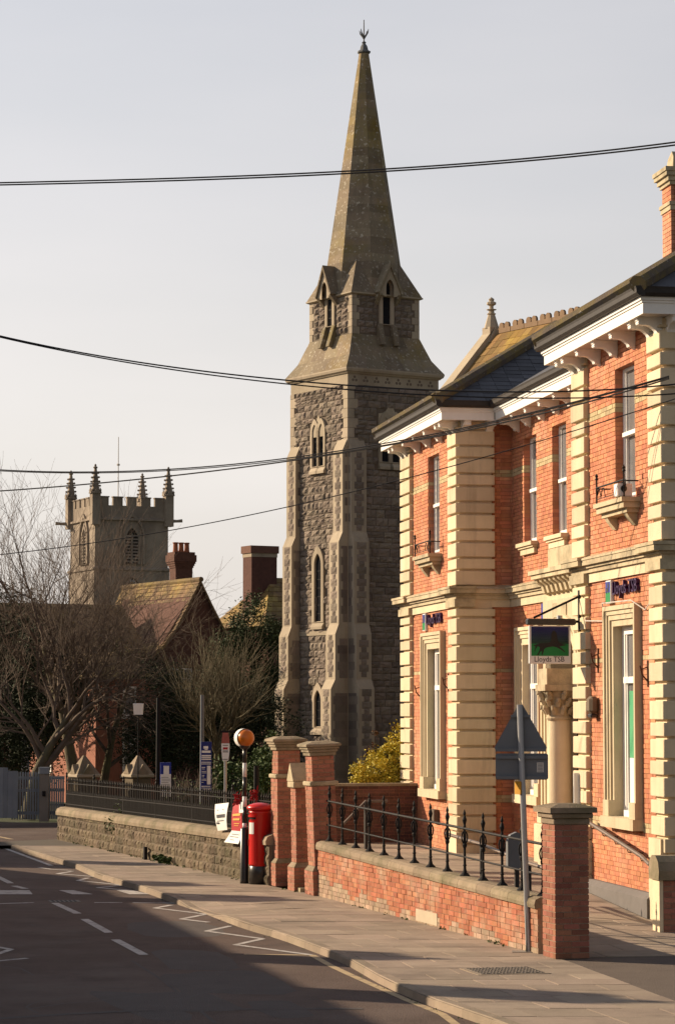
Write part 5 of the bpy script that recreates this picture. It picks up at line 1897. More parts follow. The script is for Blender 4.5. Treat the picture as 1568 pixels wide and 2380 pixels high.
# rubble facing of the tower
for f in 'rl':
    F = FACE[f]
    z = .2
    while z < zr_top - .12:
        hh = rnd.choice((.18, .22, .26, .30))
        hh = min(hh, zr_top - z)
        low = z + hh / 2 < zA
        ua, ub = (.68, TW - .70) if low else (.30 + .12 * (int(z * 3) % 2), TW - .30 - .12 * (int(z * 3) % 2))
        u = ua
        while u < ub - .05:
            L = min(rnd.uniform(.24, .58), ub - u)
            if ub - u - L < .12: L = ub - u
            zm, um = z + hh / 2, u + L / 2
            if not any(a - .02 < um < b + .02 and c < zm < d for a, b, c, d in wins[f]):
                rub.append((F(um, zm, -.002 + rnd.uniform(-.010, .014)), (L - .014, .085, hh - .013), ROT[f], f'rock{rnd.randrange(6)}'))
            u += L
        z += hh
# belfry stage rubble
for f in 'rl':
    F = FACE[f]
    base = -(TC - 1.50)
    z = z_stb + .05
    k = 0
    while z < z_stt - .12:
        hh = min(.24, z_stt - .07 - z)
        for ua, ub in ((TC - 1.5 + (.24 if k % 2 else .36), TC - .40), (TC + .40, TC + 1.5 - (.24 if k % 2 else .36))):
            u = ua
            while u < ub - .05:
                L = min(rnd.uniform(.24, .5), ub - u)
                if ub - u - L < .12: L = ub - u
                rub.append((F(u + L / 2, z + hh / 2, base - .01 + rnd.uniform(-.01, .02)), (L - .02, .12, hh - .018), ROT[f], f'rock{rnd.randrange(6)}'))
                u += L
        z += hh
        k += 1
pieces(church, 'stone', rubble, rub, 300, 'stonework')
# dressed corner stones above the buttresses and on the belfry stage
z, k = zA - .1, 0
while z < zr_top:
    hh = min(.36, zr_top - z)
    a, b = (.28, .44) if k % 2 else (.44, .28)
    MB().cbox(-.018, a, -.018, b, z + .004, z + hh - .004, .006).build('quoin', dress, church)
    MB().cbox(TW - a, TW + .018, -.018, b, z + .004, z + hh - .004, .006).build('quoin', dress, church)
    MB().cbox(-.018, a, TW - b, TW + .018, z + .004, z + hh - .004, .006).build('quoin', dress, church)
    z += hh
    k += 1
z, k = z_stb, 0
while z < z_stt - .05:
    hh = min(.27, z_stt - .05 - z)
    a, b = (.22, .34) if k % 2 else (.34, .22)
    lo, hi = TC - 1.52, TC + 1.52
    MB().cbox(lo, lo + a, lo, lo + b, z + .003, z + hh - .003, .006).build('quoin', dress, church)
    MB().cbox(hi - a, hi, lo, lo + b, z + .003, z + hh - .003, .006).build('quoin', dress, church)
    MB().cbox(lo, lo + a, hi - b, hi, z + .003, z + hh - .003, .006).build('quoin', dress, church)
    z += hh
    k += 1
# carved frieze under the cornice
for i in range(8):
    c = .30 + i * .485
    for f in 'r':
        F = FACE[f]
        mb = MB()
        zc = z_cor - .22
        for dx, dz in ((0, .10), (-.07, -.02), (.07, -.02)):
            pts = [F(c + dx + .055 * math.cos(a * math.pi / 4), zc + dz + .055 * math.sin(a * math.pi / 4), -.001) for a in range(8)]
            mb.ext(pts, Vector(F(0, 0, .006)) - Vector(F(0, 0, 0)))
        mb.build('carved_trefoil', rubble_joint, church)
MB().tube([(2.55, -.10, 0), (2.55, -.10, 11.5)], .06, 8).build('drain_pipe', black, church)

# nave: roof slope, coping with finial, crested ridge
NAX, NAY = -1.33, -10.98           # gable apex in the church's frame
zN = zat(778, 85)
pit = 1.135
dN = 3.0
nv = MB()
nv.add([(NAX, NAY, zN), (NAX, NAY - 16, zN), (NAX - dN, NAY - 16, zN - dN * pit), (NAX - dN, NAY, zN - dN * pit), (NAX + dN, NAY - 16, zN - dN * pit), (NAX + dN, NAY, zN - dN * pit)], [(0, 1, 2, 3), (0, 5, 4, 1)])
nave = nv.build('nave_roof', tile_gold, church)
MB().box(NAX - dN + .3, NAX + dN - .3, NAY - 16, NAY - .1, 0, zN - dN * pit + .1).build('nave_wall', rubble, church)
rnd = random.Random(71)
tl = MB()
sN = math.hypot(1, pit)
v = 0.05
while v < dN:
    z = zN - v * pit
    y_ = NAY - .35
    while y_ > NAY - 9:
        L = .34
        p = Vector((NAX - v, y_, z)); n_ = Vector((-pit, 0, 1)).normalized() * .02
        dn_ = Vector((-.24, 0, -.24 * pit))
        jj = n_ * rnd.uniform(.6, 1.3)
        tl.add([p + jj * .2, p + Vector((0, -L + .01, 0)) + jj * .2, p + Vector((0, -L + .01, 0)) + dn_ + jj, p + dn_ + jj, p + dn_, p + Vector((0, -L + .01, 0)) + dn_], [(0, 1, 2, 3), (3, 2, 5, 4)], rnd.uniform(.02, .98))
        y_ -= L
    v += .22
tl.build('nave_tiles', tile_gold, church)['kind'] = 'stuff'
cpg = MB()
for s in (-1, 1):
    cpg.add([(NAX, NAY + .25, zN + .25), (NAX, NAY - .22, zN + .25), (NAX + s * dN, NAY - .22, zN + .25 - dN * pit), (NAX + s * dN, NAY + .25, zN + .25 - dN * pit),
             (NAX, NAY + .25, zN - .5), (NAX, NAY - .22, zN - .5), (NAX + s * dN, NAY - .22, zN - .5 - dN * pit), (NAX + s * dN, NAY + .25, zN - .5 - dN * pit)],
            [(0, 1, 2, 3), (0, 3, 7, 4), (1, 5, 6, 2), (2, 6, 7, 3)])
cpg.build('gable_coping', dress, church)
fz_ = zN + .25
fn = MB()
for s in (-1, 1):
    fn.ext([(NAX - .30, NAY + .28 * s, fz_ - .55), (NAX + .30, NAY + .28 * s, fz_ - .55), (NAX, NAY + .28 * s, fz_ + .02)], (0, .10 * -s, 0))
fn.box(NAX - .22, NAX + .22, NAY - .22, NAY + .22, fz_ - .5, fz_ - .02)
fn.lathe([(r_, fz_ - .05 + (h_ - .05) * .66) for r_, h_ in ((.26, .05), (.12, .75), (.15, .78), (.15, .82), (.10, .84), (.09, .98), (.17, 1.0), (.17, 1.03), (.07, 1.06), (.07, 1.2), (.16, 1.28), (.16, 1.38), (.08, 1.44), (.10, 1.55), (.0, 1.66))], NAX, NAY, 8)
fn.build('gable_finial', dress, church)
for k in range(12):
    y_ = NAY - .75 - k * .75
    mb = MB()
    mb.box(NAX - .05, NAX + .05, y_ - .36, y_ + .36, zN - .02, zN + .14)
    for dy in (-.15, .15):
        mb.tube([(NAX - .04, y_ + dy, zN + .20), (NAX + .04, y_ + dy, zN + .20)], .13, 10)
    mb.build('ridge_crest', crest_m, church)

# ------------------------------------------------------------------ distant church tower
FA = R(24.1)
ft = empty('church_tower', (-20.4, 217, 0), FA, 'distant square stone church tower with battlements, four pinnacles and a flagpole', 'church tower')
FW = 6.55
fz1 = lambda y: zat(y, 219)
zp, zs_, zl, = fz1(1176), fz1(1210), fz1(1325)
def fsq(e, z): return [(-e, -e, z), (FW + e, -e, z), (FW + e, FW + e, z), (-e, FW + e, z)]
MB().loft([fsq(.10, 0), fsq(.10, zl - .1), fsq(.22, zl - .06), fsq(.22, zl + .08), fsq(0, zl + .22), fsq(0, zs_ - .1), fsq(.2, zs_ - .05), fsq(.2, zs_ + .1), fsq(.02, zs_ + .18), fsq(.02, zp - .05)]).build('tower_wall', farstone, ft)
for f in 'rl':
    F = FACE[f]
    n = 5
    for k in range(n):
        u0 = .35 + k * (FW - .7 - .85) / (n - 1)
        a, b = Vector(F(u0, 0, .02)), Vector(F(u0 + .85, 0, -.30))
        MB().box(min(a.x, b.x), max(a.x, b.x), min(a.y, b.y), max(a.y, b.y), zp - .06, zp + .62).build('merlon', farstone, ft)
        a, b = Vector(F(u0 - .05, 0, .08)), Vector(F(u0 + .9, 0, -.36))
        MB().box(min(a.x, b.x), max(a.x, b.x), min(a.y, b.y), max(a.y, b.y), zp + .62, zp + .72).build('merlon_coping', farstone, ft)
pin = None
for i, (u, v) in enumerate(((0, 0), (FW, 0), (0, FW), (FW, FW))):
    if pin is None:
        mb = MB()
        w = .40
        mb.box(-w, w, -w, w, -1.6, 1.5)
        mb.loft([[(-w - .06, -w - .06, 1.5), (w + .06, -w - .06, 1.5), (w + .06, w + .06, 1.5), (-w - .06, w + .06, 1.5)], [(-w * .8, -w * .8, 1.7), (w * .8, -w * .8, 1.7), (w * .8, w * .8, 1.7), (-w * .8, w * .8, 1.7)], [(-.10, -.10, 3.9), (.10, -.10, 3.9), (.10, .10, 3.9), (-.10, .10, 3.9)]])
        for s in range(4):
            d = Vector(((1, 0), (0, 1), (-1, 0), (0, -1))[s] + (0,))
            p = d.cross(Vector((0, 0, 1)))
            q = d * (w + .05)
            mb.ext([q + p * -.36 + Vector((0, 0, 1.45)), q + p * .36 + Vector((0, 0, 1.45)), q + Vector((0, 0, 2.05))], d * .07)
        for lv in range(5):
            z = 1.75 + lv * .42
            rr = w * .8 + (.10 - w * .8) * (z - 1.7) / 2.2
            for sx, sy in ((1, 1), (1, -1), (-1, 1), (-1, -1)):
                c = Vector((sx * (rr + .06), sy * (rr + .06), z))
                mb.lathe([(.02, z - .08), (.12, z), (.10, z + .10), (.02, z + .14)], c.x, c.y, 6)
        mb.lathe([(.09, 3.88), (.22, 3.98), (.20, 4.08), (.08, 4.14), (.12, 4.26), (.0, 4.40)], 0, 0, 8)
        o = mb.build('pinnacle', farstone, ft)
        pin = o.data
    else:
        o = bpy.data.objects.new('pinnacle', pin); C.objects.link(o); o.parent = ft
    o.location = (u, v, zp - .35)
    o.scale = (.92, .92, .86)
for p, d in (((-.2, FW + .1), (-1, .25)), ((FW + .1, -.1), (1, -.25))):
    q = Vector((*p, zs_))
    MB().tube([q, q + Vector((*d, 0)) * .6, q + Vector((*d, .04)) * 1.05], [.17, .12, .15], 6).build('gargoyle', farstone, ft)
MB().tube([(FW * .45, FW * .4, zp - 1), (FW * .45, FW * .4, fz1(1011))], [.05, .03], 6).build('flagpole', white_dirty, ft)
MB().tube([(FW * .45, FW * .4, fz1(1078)), (FW * .45, FW * .4, fz1(1074))], .14, 8).build('flagpole_collar', white_dirty, ft)
for f, c in (('r', FW * .5), ('l', FW * .42)):
    F = FACE[f]
    z0, zs2 = fz1(1312), fz1(1250)
    mb = MB()
    ring_on(mb, F, lancet(c, z0 - .02, zs2, 1.15), lancet(c, z0, zs2, .98), -.05, .16, .0)
    ring_on(mb, F, lancet(c, z0, zs2 - .2, .74), lancet(c, z0, zs2 - .2, .56), -.05, .08, .0)
    o = mb.build('belfry_window', farstone, ft)
    mb = MB(); mb.add([F(u, z, .004) for u, z in lancet(c, z0, zs2 - .2, .56)], [tuple(range(len(lancet(c, z0, zs2 - .2, .56))))]); mb.build('opening', darkin, o)
    MB().ext([F(c - .06, z0, .01), F(c + .06, z0, .01), F(c + .06, zs2 + .3, .01), F(c - .06, zs2 + .3, .01)], Vector(F(0, 0, .12)) - Vector(F(0, 0, 0))).build('mullion', farstone, o)
    for s in (-1, 1):
        for k in range(9):
            z = z0 + .15 + k * .27
            MB().add([F(c + s * .08, z + .14, .02), F(c + s * .54, z + .14, .02), F(c + s * .54, z, .10), F(c + s * .08, z, .10)], [(0, 1, 2, 3)]).build('louvre', farstone, o)
cz = fz1(1360)
F = FACE['r']
ck = MB()
ck.loft([[F(FW * .49 + r_ * math.cos(a * math.pi / 12), cz + r_ * math.sin(a * math.pi / 12), d) for a in range(24)] for r_, d in ((.78, .05), (.78, .20), (.62, .20), (.62, .11))], cap=False)
cko = ck.build('round_window', farstone, ft)
dk = MB(); dk.add([F(FW * .49 + .62 * math.cos(a * math.pi / 12), cz + .62 * math.sin(a * math.pi / 12), .112) for a in range(24)], [tuple(range(24))]); dk.build('opening', darkin, cko)
for k in range(8):
    a = k * math.pi / 4 + .2
    c = (FW * .49 + .38 * math.cos(a), cz + .38 * math.sin(a))
    MB().add([F(c[0] + .12 * math.cos(b * math.pi / 4), c[1] + .12 * math.sin(b * math.pi / 4), .118) for b in range(8)], [tuple(range(8))]).build('pane', curtain, cko)

# ------------------------------------------------------------------ houses
def tiled_slope(parent, a, b, c, d, mat, rows, seed=0, name='roof_tiles'):
    "tile courses between the eave a-b and the ridge d-c, proud of a sheet"
    rnd = random.Random(seed)
    a, b, c, d = map(Vector, (a, b, c, d))
    n = (b - a).cross(d - a).normalized()
    if n.z < 0: n = -n
    mb = MB()
    for r_ in range(rows):
        f0, f1 = r_ / rows, (r_ + 1.15) / rows
        L0, L1 = a.lerp(d, f0), b.lerp(c, f0)
        U0, U1 = a.lerp(d, min(f1, 1)), b.lerp(c, min(f1, 1))
        m_ = max(1, int((L1 - L0).length / .28))
        for k in range(m_):
            g0, g1 = k / m_, (k + 1) / m_
            j = n * rnd.uniform(.03, .05)
            p, q, s_, t_ = L0.lerp(L1, g0) + j, L0.lerp(L1, g1) + j, U0.lerp(U1, g1) + n * .008, U0.lerp(U1, g0) + n * .008
            mb.add([p, q, s_, t_, p - n * .03, q - n * .03], [(0, 1, 2, 3), (4, 5, 1, 0)], rnd.uniform(.02, .98))
    o = mb.build(name, mat, parent)
    o['kind'] = 'stuff'
    return o

def win_plain(parent, F, u0, u1, z0, z1, frame=white_dirty):
    mb = MB()
    f = .07
    def bx(a, b, c, d, e0, e1):
        p, q = Vector(F(a, c, e0)), Vector(F(b, d, e1))
        mb.box(min(p.x, q.x), max(p.x, q.x), min(p.y, q.y), max(p.y, q.y), c, d)
    bx(u0, u0 + f, z0, z1, -.02, .05); bx(u1 - f, u1, z0, z1, -.02, .05)
    bx(u0 + f, u1 - f, z1 - f, z1, -.02, .05); bx(u0 + f, u1 - f, z0, z0 + f, -.02, .05)
    bx(u0 + f, u1 - f, (z0 + z1) / 2 + .2, (z0 + z1) / 2 + .26, -.02, .05)
    bx(u0 - .08, u1 + .08, z0 - .10, z0 - .001, -.02, .12)
    o = mb.build('window', frame, parent)
    p, q = Vector(F(u0 + f, z0 + f, .004)), Vector(F(u1 - f, z1 - f, .012))
    MB().box(min(p.x, q.x), max(p.x, q.x), min(p.y, q.y), max(p.y, q.y), z0 + f, z1 - f).build('pane', glass, o)

def stack(parent, x, y, w, d, z0, z1, mat, flare=.12, pots=0):
    mb = MB().box(x - w / 2, x + w / 2, y - d / 2, y + d / 2, z0, z1 - .75)
    o = mb.build('chimney', mat, parent)
    st = MB()
    n = 5
    for k in range(n):
        e = flare * k / (n - 1)
        st.box(x - w / 2 - e, x + w / 2 + e, y - d / 2 - e, y + d / 2 + e, z1 - .75 + k * .085, z1 - .75 + (k + 1) * .085 - .002)
    st.box(x - w / 2 - flare, x + w / 2 + flare, y - d / 2 - flare, y + d / 2 + flare, z1 - .75 + n * .085, z1 - .12)
    st.box(x - w / 2 - flare * .6, x + w / 2 + flare * .6, y - d / 2 - flare * .6, y + d / 2 + flare * .6, z1 - .12, z1)
    st.build('corbelling', mat, o)
    for k in range(pots):
        px = x - w / 2 + w * (k + .5) / pots
        MB().lathe([(.13, z1), (.11, z1 + .1), (.10, z1 + .36), (.13, z1 + .38), (.12, z1 + .42)], px, y, 10).build('chimney_pot', terracotta, o)
    return o

HA = R(28)
gp = at(465, 1348, 106)
house = empty('brick_house', (gp.x, 106, 0), HA, 'red brick house with steep lichened tile gable and corbelled chimney below the far tower', 'house')
# frame: gable faces -y; ridge runs back along +y from the gable's apex above the origin
zri = gp.z
hw_, ze_ = 1.75, zat(1508, 106)
gw = MB()
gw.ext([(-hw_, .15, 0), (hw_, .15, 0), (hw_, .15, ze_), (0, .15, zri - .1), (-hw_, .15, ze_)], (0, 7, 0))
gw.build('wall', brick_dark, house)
rf = MB()
for s in (-1, 1):
    prof = [(0, zri), (s * .55, zri - 1.05), (s * 1.1, zri - 2.0), (s * 1.6, zri - 2.65), (s * 2.2, zri - 3.15)]
    for (x0, z0), (x1, z1) in zip(prof, prof[1:]):
        rf.add([(x0, -.1, z0), (x0, 8, z0), (x1, 8, z1), (x1, -.1, z1)], [(0, 1, 2, 3)])
        rf.add([(x0, -.1, z0 - .14), (x1, -.1, z1 - .14), (x1, -.1, z1), (x0, -.1, z0)], [(0, 1, 2, 3)])
ro = rf.build('roof', tile_m, house)
prof = [(0, zri), (-.55, zri - 1.05), (-1.1, zri - 2.0), (-1.6, zri - 2.65), (-2.2, zri - 3.15)]
for k, ((x0, z0), (x1, z1)) in enumerate(zip(prof, prof[1:])):
    tiled_slope(ro, (x1, -.1, z1), (x1, 6.5, z1), (x0, 6.5, z0), (x0, -.1, z0), tile_m, 6 if k < 2 else 4, k)
MB().tube([(0, -.12, zri + .02), (0, 8, zri + .02)], .11, 8).build('ridge_tiles', tile_m, ro)
cb = at(421, 1330, 109)
dx, dy = cb.x - gp.x, 109 - 106
cxl, cyl = dx * math.cos(HA) + dy * math.sin(HA), -dx * math.sin(HA) + dy * math.cos(HA)
stack(house, cxl, cyl, .78, .62, zri - 2.4, zat(1284, 109), brick_dark, .13, 3)
F = lambda u, z, d: (u, .15 - d, z)
win_plain(house, F, -1.3, -.3, 3.6, 4.9)
# lower wing to the left with its own lit gable end
wing = [(-8.4, 1.0), (-hw_ - .01, 1.0)]
wl_ = MB()
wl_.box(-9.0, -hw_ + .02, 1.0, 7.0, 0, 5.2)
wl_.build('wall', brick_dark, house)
wr = MB()
wr.add([(-9.4, .6, 5.1), (-hw_, .6, 5.1), (-hw_, 4, 7.6), (-9.0, 4, 7.6), (-9.4, 7.4, 5.1), (-hw_, 7.4, 5.1)], [(0, 1, 2, 3), (3, 2, 5, 4), (0, 3, 4)])
wro = wr.build('roof', tile_m, house)
tiled_slope(wro, (-9.4, .6, 5.1), (-hw_, .6, 5.1), (-hw_, 4, 7.6), (-9.0, 4, 7.6), tile_m, 12, 9)
F2 = lambda u, z, d: (u, 1.0 - d, z)
for u in (-7.9, -5.2, -3.2):
    win_plain(house, F2, u, u + 1.0, 3.2, 4.6)
win_plain(house, F2, -7.9, -6.9, .9, 2.4)
MB().box(-5.1, -4.2, .93, .999, 0, 2.1).build('door', white_dirty, house)

# brick end wall glimpsed between the trees at the left
eh = empty('brick_cottage', (at(222, 1790, 88).x, 88, 0), R(30), 'orange brick cottage end lit by the sun behind the bare trees', 'house')
MB().box(0, 2.4, 0, 5.6, 0, 4.3).build('wall', brick_gate, eh)
it = []
MB().add([(-.3, -.3, 4.25), (2.7, -.3, 4.25), (1.2, 1.2, 5.2), (1.2, 4.4, 5.2), (-.3, 5.9, 4.25), (2.7, 5.9, 4.25)], [(0, 1, 2), (0, 2, 3, 4), (1, 5, 3, 2), (3, 5, 4)]).build('roof', tile_m, eh)
FL_ = lambda u, z, d: (-d, u, z)
FR_ = lambda u, z, d: (u, -d, z)
win_plain(eh, FR_, 1.0, 1.5, 1.0, 2.6, white)
win_plain(eh, FR_, 1.0, 1.5, 3.0, 4.0, white)
win_plain(eh, FL_, 3.6, 4.2, 1.0, 2.2, white)

h2 = at(604, 1330, 132)
hs2 = empty('tiled_house', (h2.x, 132, 0), HA, 'house roof with yellow lichened tiles and a broad brick chimney behind the conifer', 'house')
zr2 = zat(1340, 131)
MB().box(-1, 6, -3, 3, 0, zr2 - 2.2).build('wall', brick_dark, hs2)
r2 = MB()
r2.add([(.6, 0, zr2), (7, 0, zr2), (8, -3.4, zr2 - 2.6), (-1.4, -3.4, zr2 - 2.6), (-1.4, 3.4, zr2 - 2.6), (8, 3.4, zr2 - 2.6)], [(0, 1, 2, 3), (0, 3, 4), (0, 4, 5, 1)])
r2o = r2.build('roof', tile_m, hs2)
tiled_slope(r2o, (-1.4, -3.4, zr2 - 2.6), (-1.4, 3.4, zr2 - 2.6), (.6, .02, zr2), (.6, -.02, zr2), tile_m, 10, 3)
tiled_slope(r2o, (-1.4, -3.4, zr2 - 2.6), (8, -3.4, zr2 - 2.6), (7, 0, zr2), (.6, 0, zr2), tile_m, 10, 4)
mb = MB().box(-.72, .72, -.5, .5, zr2 - 3.2, zat(1296, 132)).build('chimney', brick_dark, hs2)
MB().box(-.74, .74, -.52, .52, zat(1296, 132), zat(1287, 132)).build('stone_band', dress, mb)
MB().box(-.80, .80, -.58, .58, zat(1287, 132) + .001, zat(1270, 132)).build('chimney_head', brick_dark, mb)

# shaded brick wall at the end of the forecourt
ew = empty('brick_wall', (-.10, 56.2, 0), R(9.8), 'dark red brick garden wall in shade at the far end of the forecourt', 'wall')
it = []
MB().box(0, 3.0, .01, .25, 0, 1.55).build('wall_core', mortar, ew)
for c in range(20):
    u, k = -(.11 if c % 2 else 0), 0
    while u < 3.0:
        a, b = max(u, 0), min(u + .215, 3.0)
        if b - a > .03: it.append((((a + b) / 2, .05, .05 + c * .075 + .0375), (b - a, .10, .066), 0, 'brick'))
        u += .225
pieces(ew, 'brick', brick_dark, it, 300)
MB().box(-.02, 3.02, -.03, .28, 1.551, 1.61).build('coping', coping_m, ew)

# ------------------------------------------------------------------ trees and shrubs
def bare_tree(label, base, seed, trunk_len, trunk_r, first, levels, up=.35, spread=R(38), lean=(0, 0), wood=bark, twigs=twig, shrink=.72, kids=(5, 5, 5, 4), name='bare_tree', twig_r=.006, fork0=.35, group='leafless trees'):
    rnd = random.Random(seed)
    tr_, cr_ = MB(), MB()
    cnt = [0]
    def branch(p, d, L, r_, lv):
        nseg = 5 if lv < 2 else 4 if lv < 3 else 3
        pts, rs = [p.copy()], [r_]
        q = p.copy()
        dd = d.copy()
        for k in range(nseg):
            dd = (dd + Vector((rnd.gauss(0, .13), rnd.gauss(0, .13), rnd.gauss(0, .08) + up * .16))).normalized()
            q = q + dd * (L / nseg)
            pts.append(q.copy())
            rs.append(max(twig_r * .6, r_ * (1 - .72 * (k + 1) / nseg)))
        sides = 8 if lv == 0 else 6 if lv == 1 else 4 if lv == 2 else 3
        (tr_ if lv == 0 else cr_).tube(pts, rs, sides, cap=False)
        cnt[0] += 1
        if lv >= levels: return
        n = kids[min(lv, len(kids) - 1)]
        for k in range(n):
            f = (fork0 if lv == 0 else .22) + (1 - (fork0 if lv == 0 else .22)) * (k + rnd.uniform(.1, .9)) / n
            i = min(int(f * nseg), nseg - 1)
            g_ = f * nseg - i
            pp = pts[i].lerp(pts[i + 1], g_)
            bd = (pts[i + 1] - pts[i]).normalized()
            a = rnd.uniform(0, 2 * math.pi)
            o = bd.orthogonal().normalized()
            w = bd.cross(o)
            sp_ = spread * rnd.uniform(.6, 1.35)
            nd = bd * math.cos(sp_) + (o * math.cos(a) + w * math.sin(a)) * math.sin(sp_)
            nd = (nd + Vector((0, 0, up * .45))).normalized()
            rr = rs[i] * rnd.uniform(.50, .72)
            LL = (first if lv == 0 else L * shrink) * rnd.uniform(.7, 1.2) * (1.15 - .35 * f)
            branch(pp, nd, LL, max(rr, twig_r), lv + 1)
        if lv > 0:                              # leader
            branch(pts[-1], dd, L * .6, max(rs[-1], twig_r), lv + 1)
    root = empty(name, base, 0, label, 'tree', group)
    branch(Vector((0, 0, -.1)), Vector((lean[0], lean[1], 1)).normalized(), trunk_len, trunk_r, 0)
    tr_.build('trunk', wood, root, True)
    cr_.build('crown', twigs, root)
    return root

def on_ground(x, Y):
    return Vector(((x - 784) / FPX * Y * 1.0, Y, 0))

bare_tree('spreading leafless tree with a mossy trunk behind the grey picket gate', on_ground(72, 79), 3, 3.6, .24, 3.1, 4, up=.26, spread=R(46), lean=(.08, 0), kids=(8, 6, 5, 5), twig_r=.0055, fork0=.35)
bare_tree('tall leafless tree with upright branches in front of the distant tower', on_ground(190, 81), 12, 5.6, .22, 3.7, 4, up=.52, spread=R(44), kids=(9, 6, 6, 4), twig_r=.0055, fork0=.45, lean=(.02, 0))
bare_tree('leafless tree with reddish twigs at the far left edge of the photo', on_ground(50, 90), 27, 4.4, .2, 2.9, 4, up=.5, spread=R(40), kids=(8, 6, 5, 4), twig_r=.005, fork0=.35)
bare_tree('leafless tree reaching across the brick house left of the lantern', on_ground(240, 86), 31, 4.4, .17, 2.8, 4, up=.35, spread=R(46), kids=(8, 5, 5, 4), twig_r=.005, fork0=.3)
bare_tree('pollarded leafless tree with a fan of upright stems behind the bus stop', on_ground(520, 72), 19, 2.7, .14, 2.1, 3, up=.45, spread=R(40), kids=(14, 8, 6), twigs=twig_green, twig_r=.006, fork0=.78, shrink=.8)

def leaf_cloud(mb, blobs, n, size, seed, squash=1.0, droop=0.0, needle=1.0):
    rnd = random.Random(seed)
    tot = sum(b[1][0] * b[1][1] + b[1][0] * b[1][2] for b in blobs)
    for (c, r_) in blobs:
        k = int(n * (r_[0] * r_[1] + r_[0] * r_[2]) / tot)
        clumps = []
        for i in range(max(6, k // 60)):
            v = Vector((rnd.gauss(0, 1), rnd.gauss(0, 1), rnd.gauss(0, 1))).normalized() * rnd.uniform(.55, 1.08)
            clumps.append(Vector((v.x * r_[0], v.y * r_[1], v.z * r_[2])) + Vector(c))
        for i in range(k):
            cl = clumps[rnd.randrange(len(clumps))]
            s = .30 * (r_[0] * r_[1] * r_[2]) ** (1 / 3)
            p = cl + Vector((rnd.gauss(0, s * .6), rnd.gauss(0, s * .6), rnd.gauss(0, s * .5)))
            a = Vector((rnd.gauss(0, 1), rnd.gauss(0, 1), rnd.gauss(0, .6) - droop)).normalized()
            b = a.orthogonal().normalized()
            b = (b * math.cos(1.7 * i) + a.cross(b) * math.sin(1.7 * i))
            L = size * rnd.uniform(.6, 1.4)
            W = L * .45 * needle
            mb.add([p - b * W, p + a * L * .9, p + b * W, p - a * L * .5], [(0, 1, 2, 3)], rnd.uniform(.02, .98))

def evergreen(label, x, Y, blobs_px, n, size, seed, mat, name='evergreen_tree', cat='tree', trunk_r=.2, needle=.6, group='dark evergreens behind the wall'):
    "blobs in metres relative to the foot: (dx, dy, z, rx, ry, rz)"
    base = on_ground(x, Y)
    root = empty(name, base, 0, label, cat, group)
    mb = MB()
    leaf_cloud(mb, [((b[0], b[1], b[2]), (b[3], b[4], b[5])) for b in blobs_px], n, size, seed, needle=needle)
    mb.build('crown', mat, root)
    top = max(b[2] for b in blobs_px)
    tk = MB()
    tk.tube([(0, 0, -.1), (.05, 0, top * .5), (0, .05, top)], [trunk_r, trunk_r * .7, trunk_r * .2], 8)
    rnd = random.Random(seed)
    for b in blobs_px:
        tk.tube([(0, 0, b[2] * .55), (b[0] * .6, b[1] * .6, b[2] * .85), (b[0], b[1], b[2])], [trunk_r * .5, trunk_r * .35, .03], 5)
    tk.build('trunk', bark, root)
    return root

evergreen('broad dark yew behind the leafless tree at the far left', 40, 86, [(-.2, 0, 5.6, 1.3, 1.2, 1.6), (-1.0, 0, 4.0, 1.6, 1.3, 1.8), (.9, 0, 3.8, 1.3, 1.2, 1.7), (.2, 0, 2.4, 1.7, 1.4, 1.6), (-1.5, 0, 2.2, 1.5, 1.2, 1.5)], 30000, .085, 1, yew)
evergreen('dark holly hanging over the orange brick cottage', 105, 84, [(0, 0, 4.4, 1.1, 1.0, 1.4), (.4, 0, 3.2, 1.0, .9, 1.1), (-.5, 0, 2.6, 1.0, .9, 1.0)], 15000, .08, 2, yew)
evergreen('dark yew rising between the cottage and the lantern', 262, 99, [(-.4, 0, 4.6, 1.2, 1.0, 1.5), (.5, 0, 3.0, 1.3, 1.0, 1.6), (1.2, 0, 4.0, 1.0, 1.0, 1.3), (-1.0, 0, 2.6, 1.1, 1.0, 1.5)], 20000, .09, 3, yew)
evergreen('dense dark evergreen behind the black post and lantern', 378, 84, [(0, 0, 3.4, 1.0, .9, 1.3), (-.5, 0, 2.2, .9, .9, 1.2), (.7, 0, 2.2, .9, .9, 1.3)], 17000, .08, 4, yew)
evergreen('tall feathery conifer in front of the broad chimney', 588, 100, [(0, 0, 6.3, .95, .9, 1.2), (-.9, 0, 5.6, .9, .8, 1.1), (.8, 0, 5.4, 1.0, .9, 1.3), (-.2, 0, 4.2, 1.5, 1.2, 1.5), (.9, 0, 3.4, 1.2, 1.0, 1.5), (-1.0, 0, 3.2, 1.2, 1.0, 1.4), (0, 0, 2.0, 1.6, 1.2, 1.5)], 42000, .085, 5, pine_leaf, 'conifer_tree')
evergreen('wide dark hedge tree behind the pollarded tree', 505, 92, [(-.8, 0, 3.4, 1.3, 1.0, 1.3), (.6, 0, 3.0, 1.4, 1.0, 1.5), (-1.8, 0, 2.4, 1.2, 1.0, 1.4), (1.7, 0, 2.2, 1.2, 1.0, 1.4)], 24000, .085, 6, yew)
evergreen('bright green ivy bush beside the far brick gate pier', 622, 58, [(0, 0, 1.35, .30, .35, .75), (.15, 0, 2.1, .22, .3, .6), (-.3, 0, .9, .4, .35, .6)], 6500, .055, 7, hedge_leaf, 'ivy_bush', 'bush', .03, .8, None)
evergreen('rough green bank of shrubs behind the bus stop', 560, 66, [(0, 0, 1.2, .8, .6, .8), (-.9, 0, .8, .8, .6, .6), (.6, 0, 1.7, .5, .5, .6)], 8000, .07, 8, hedge_leaf, 'shrub', 'shrub', .03, .8, None)
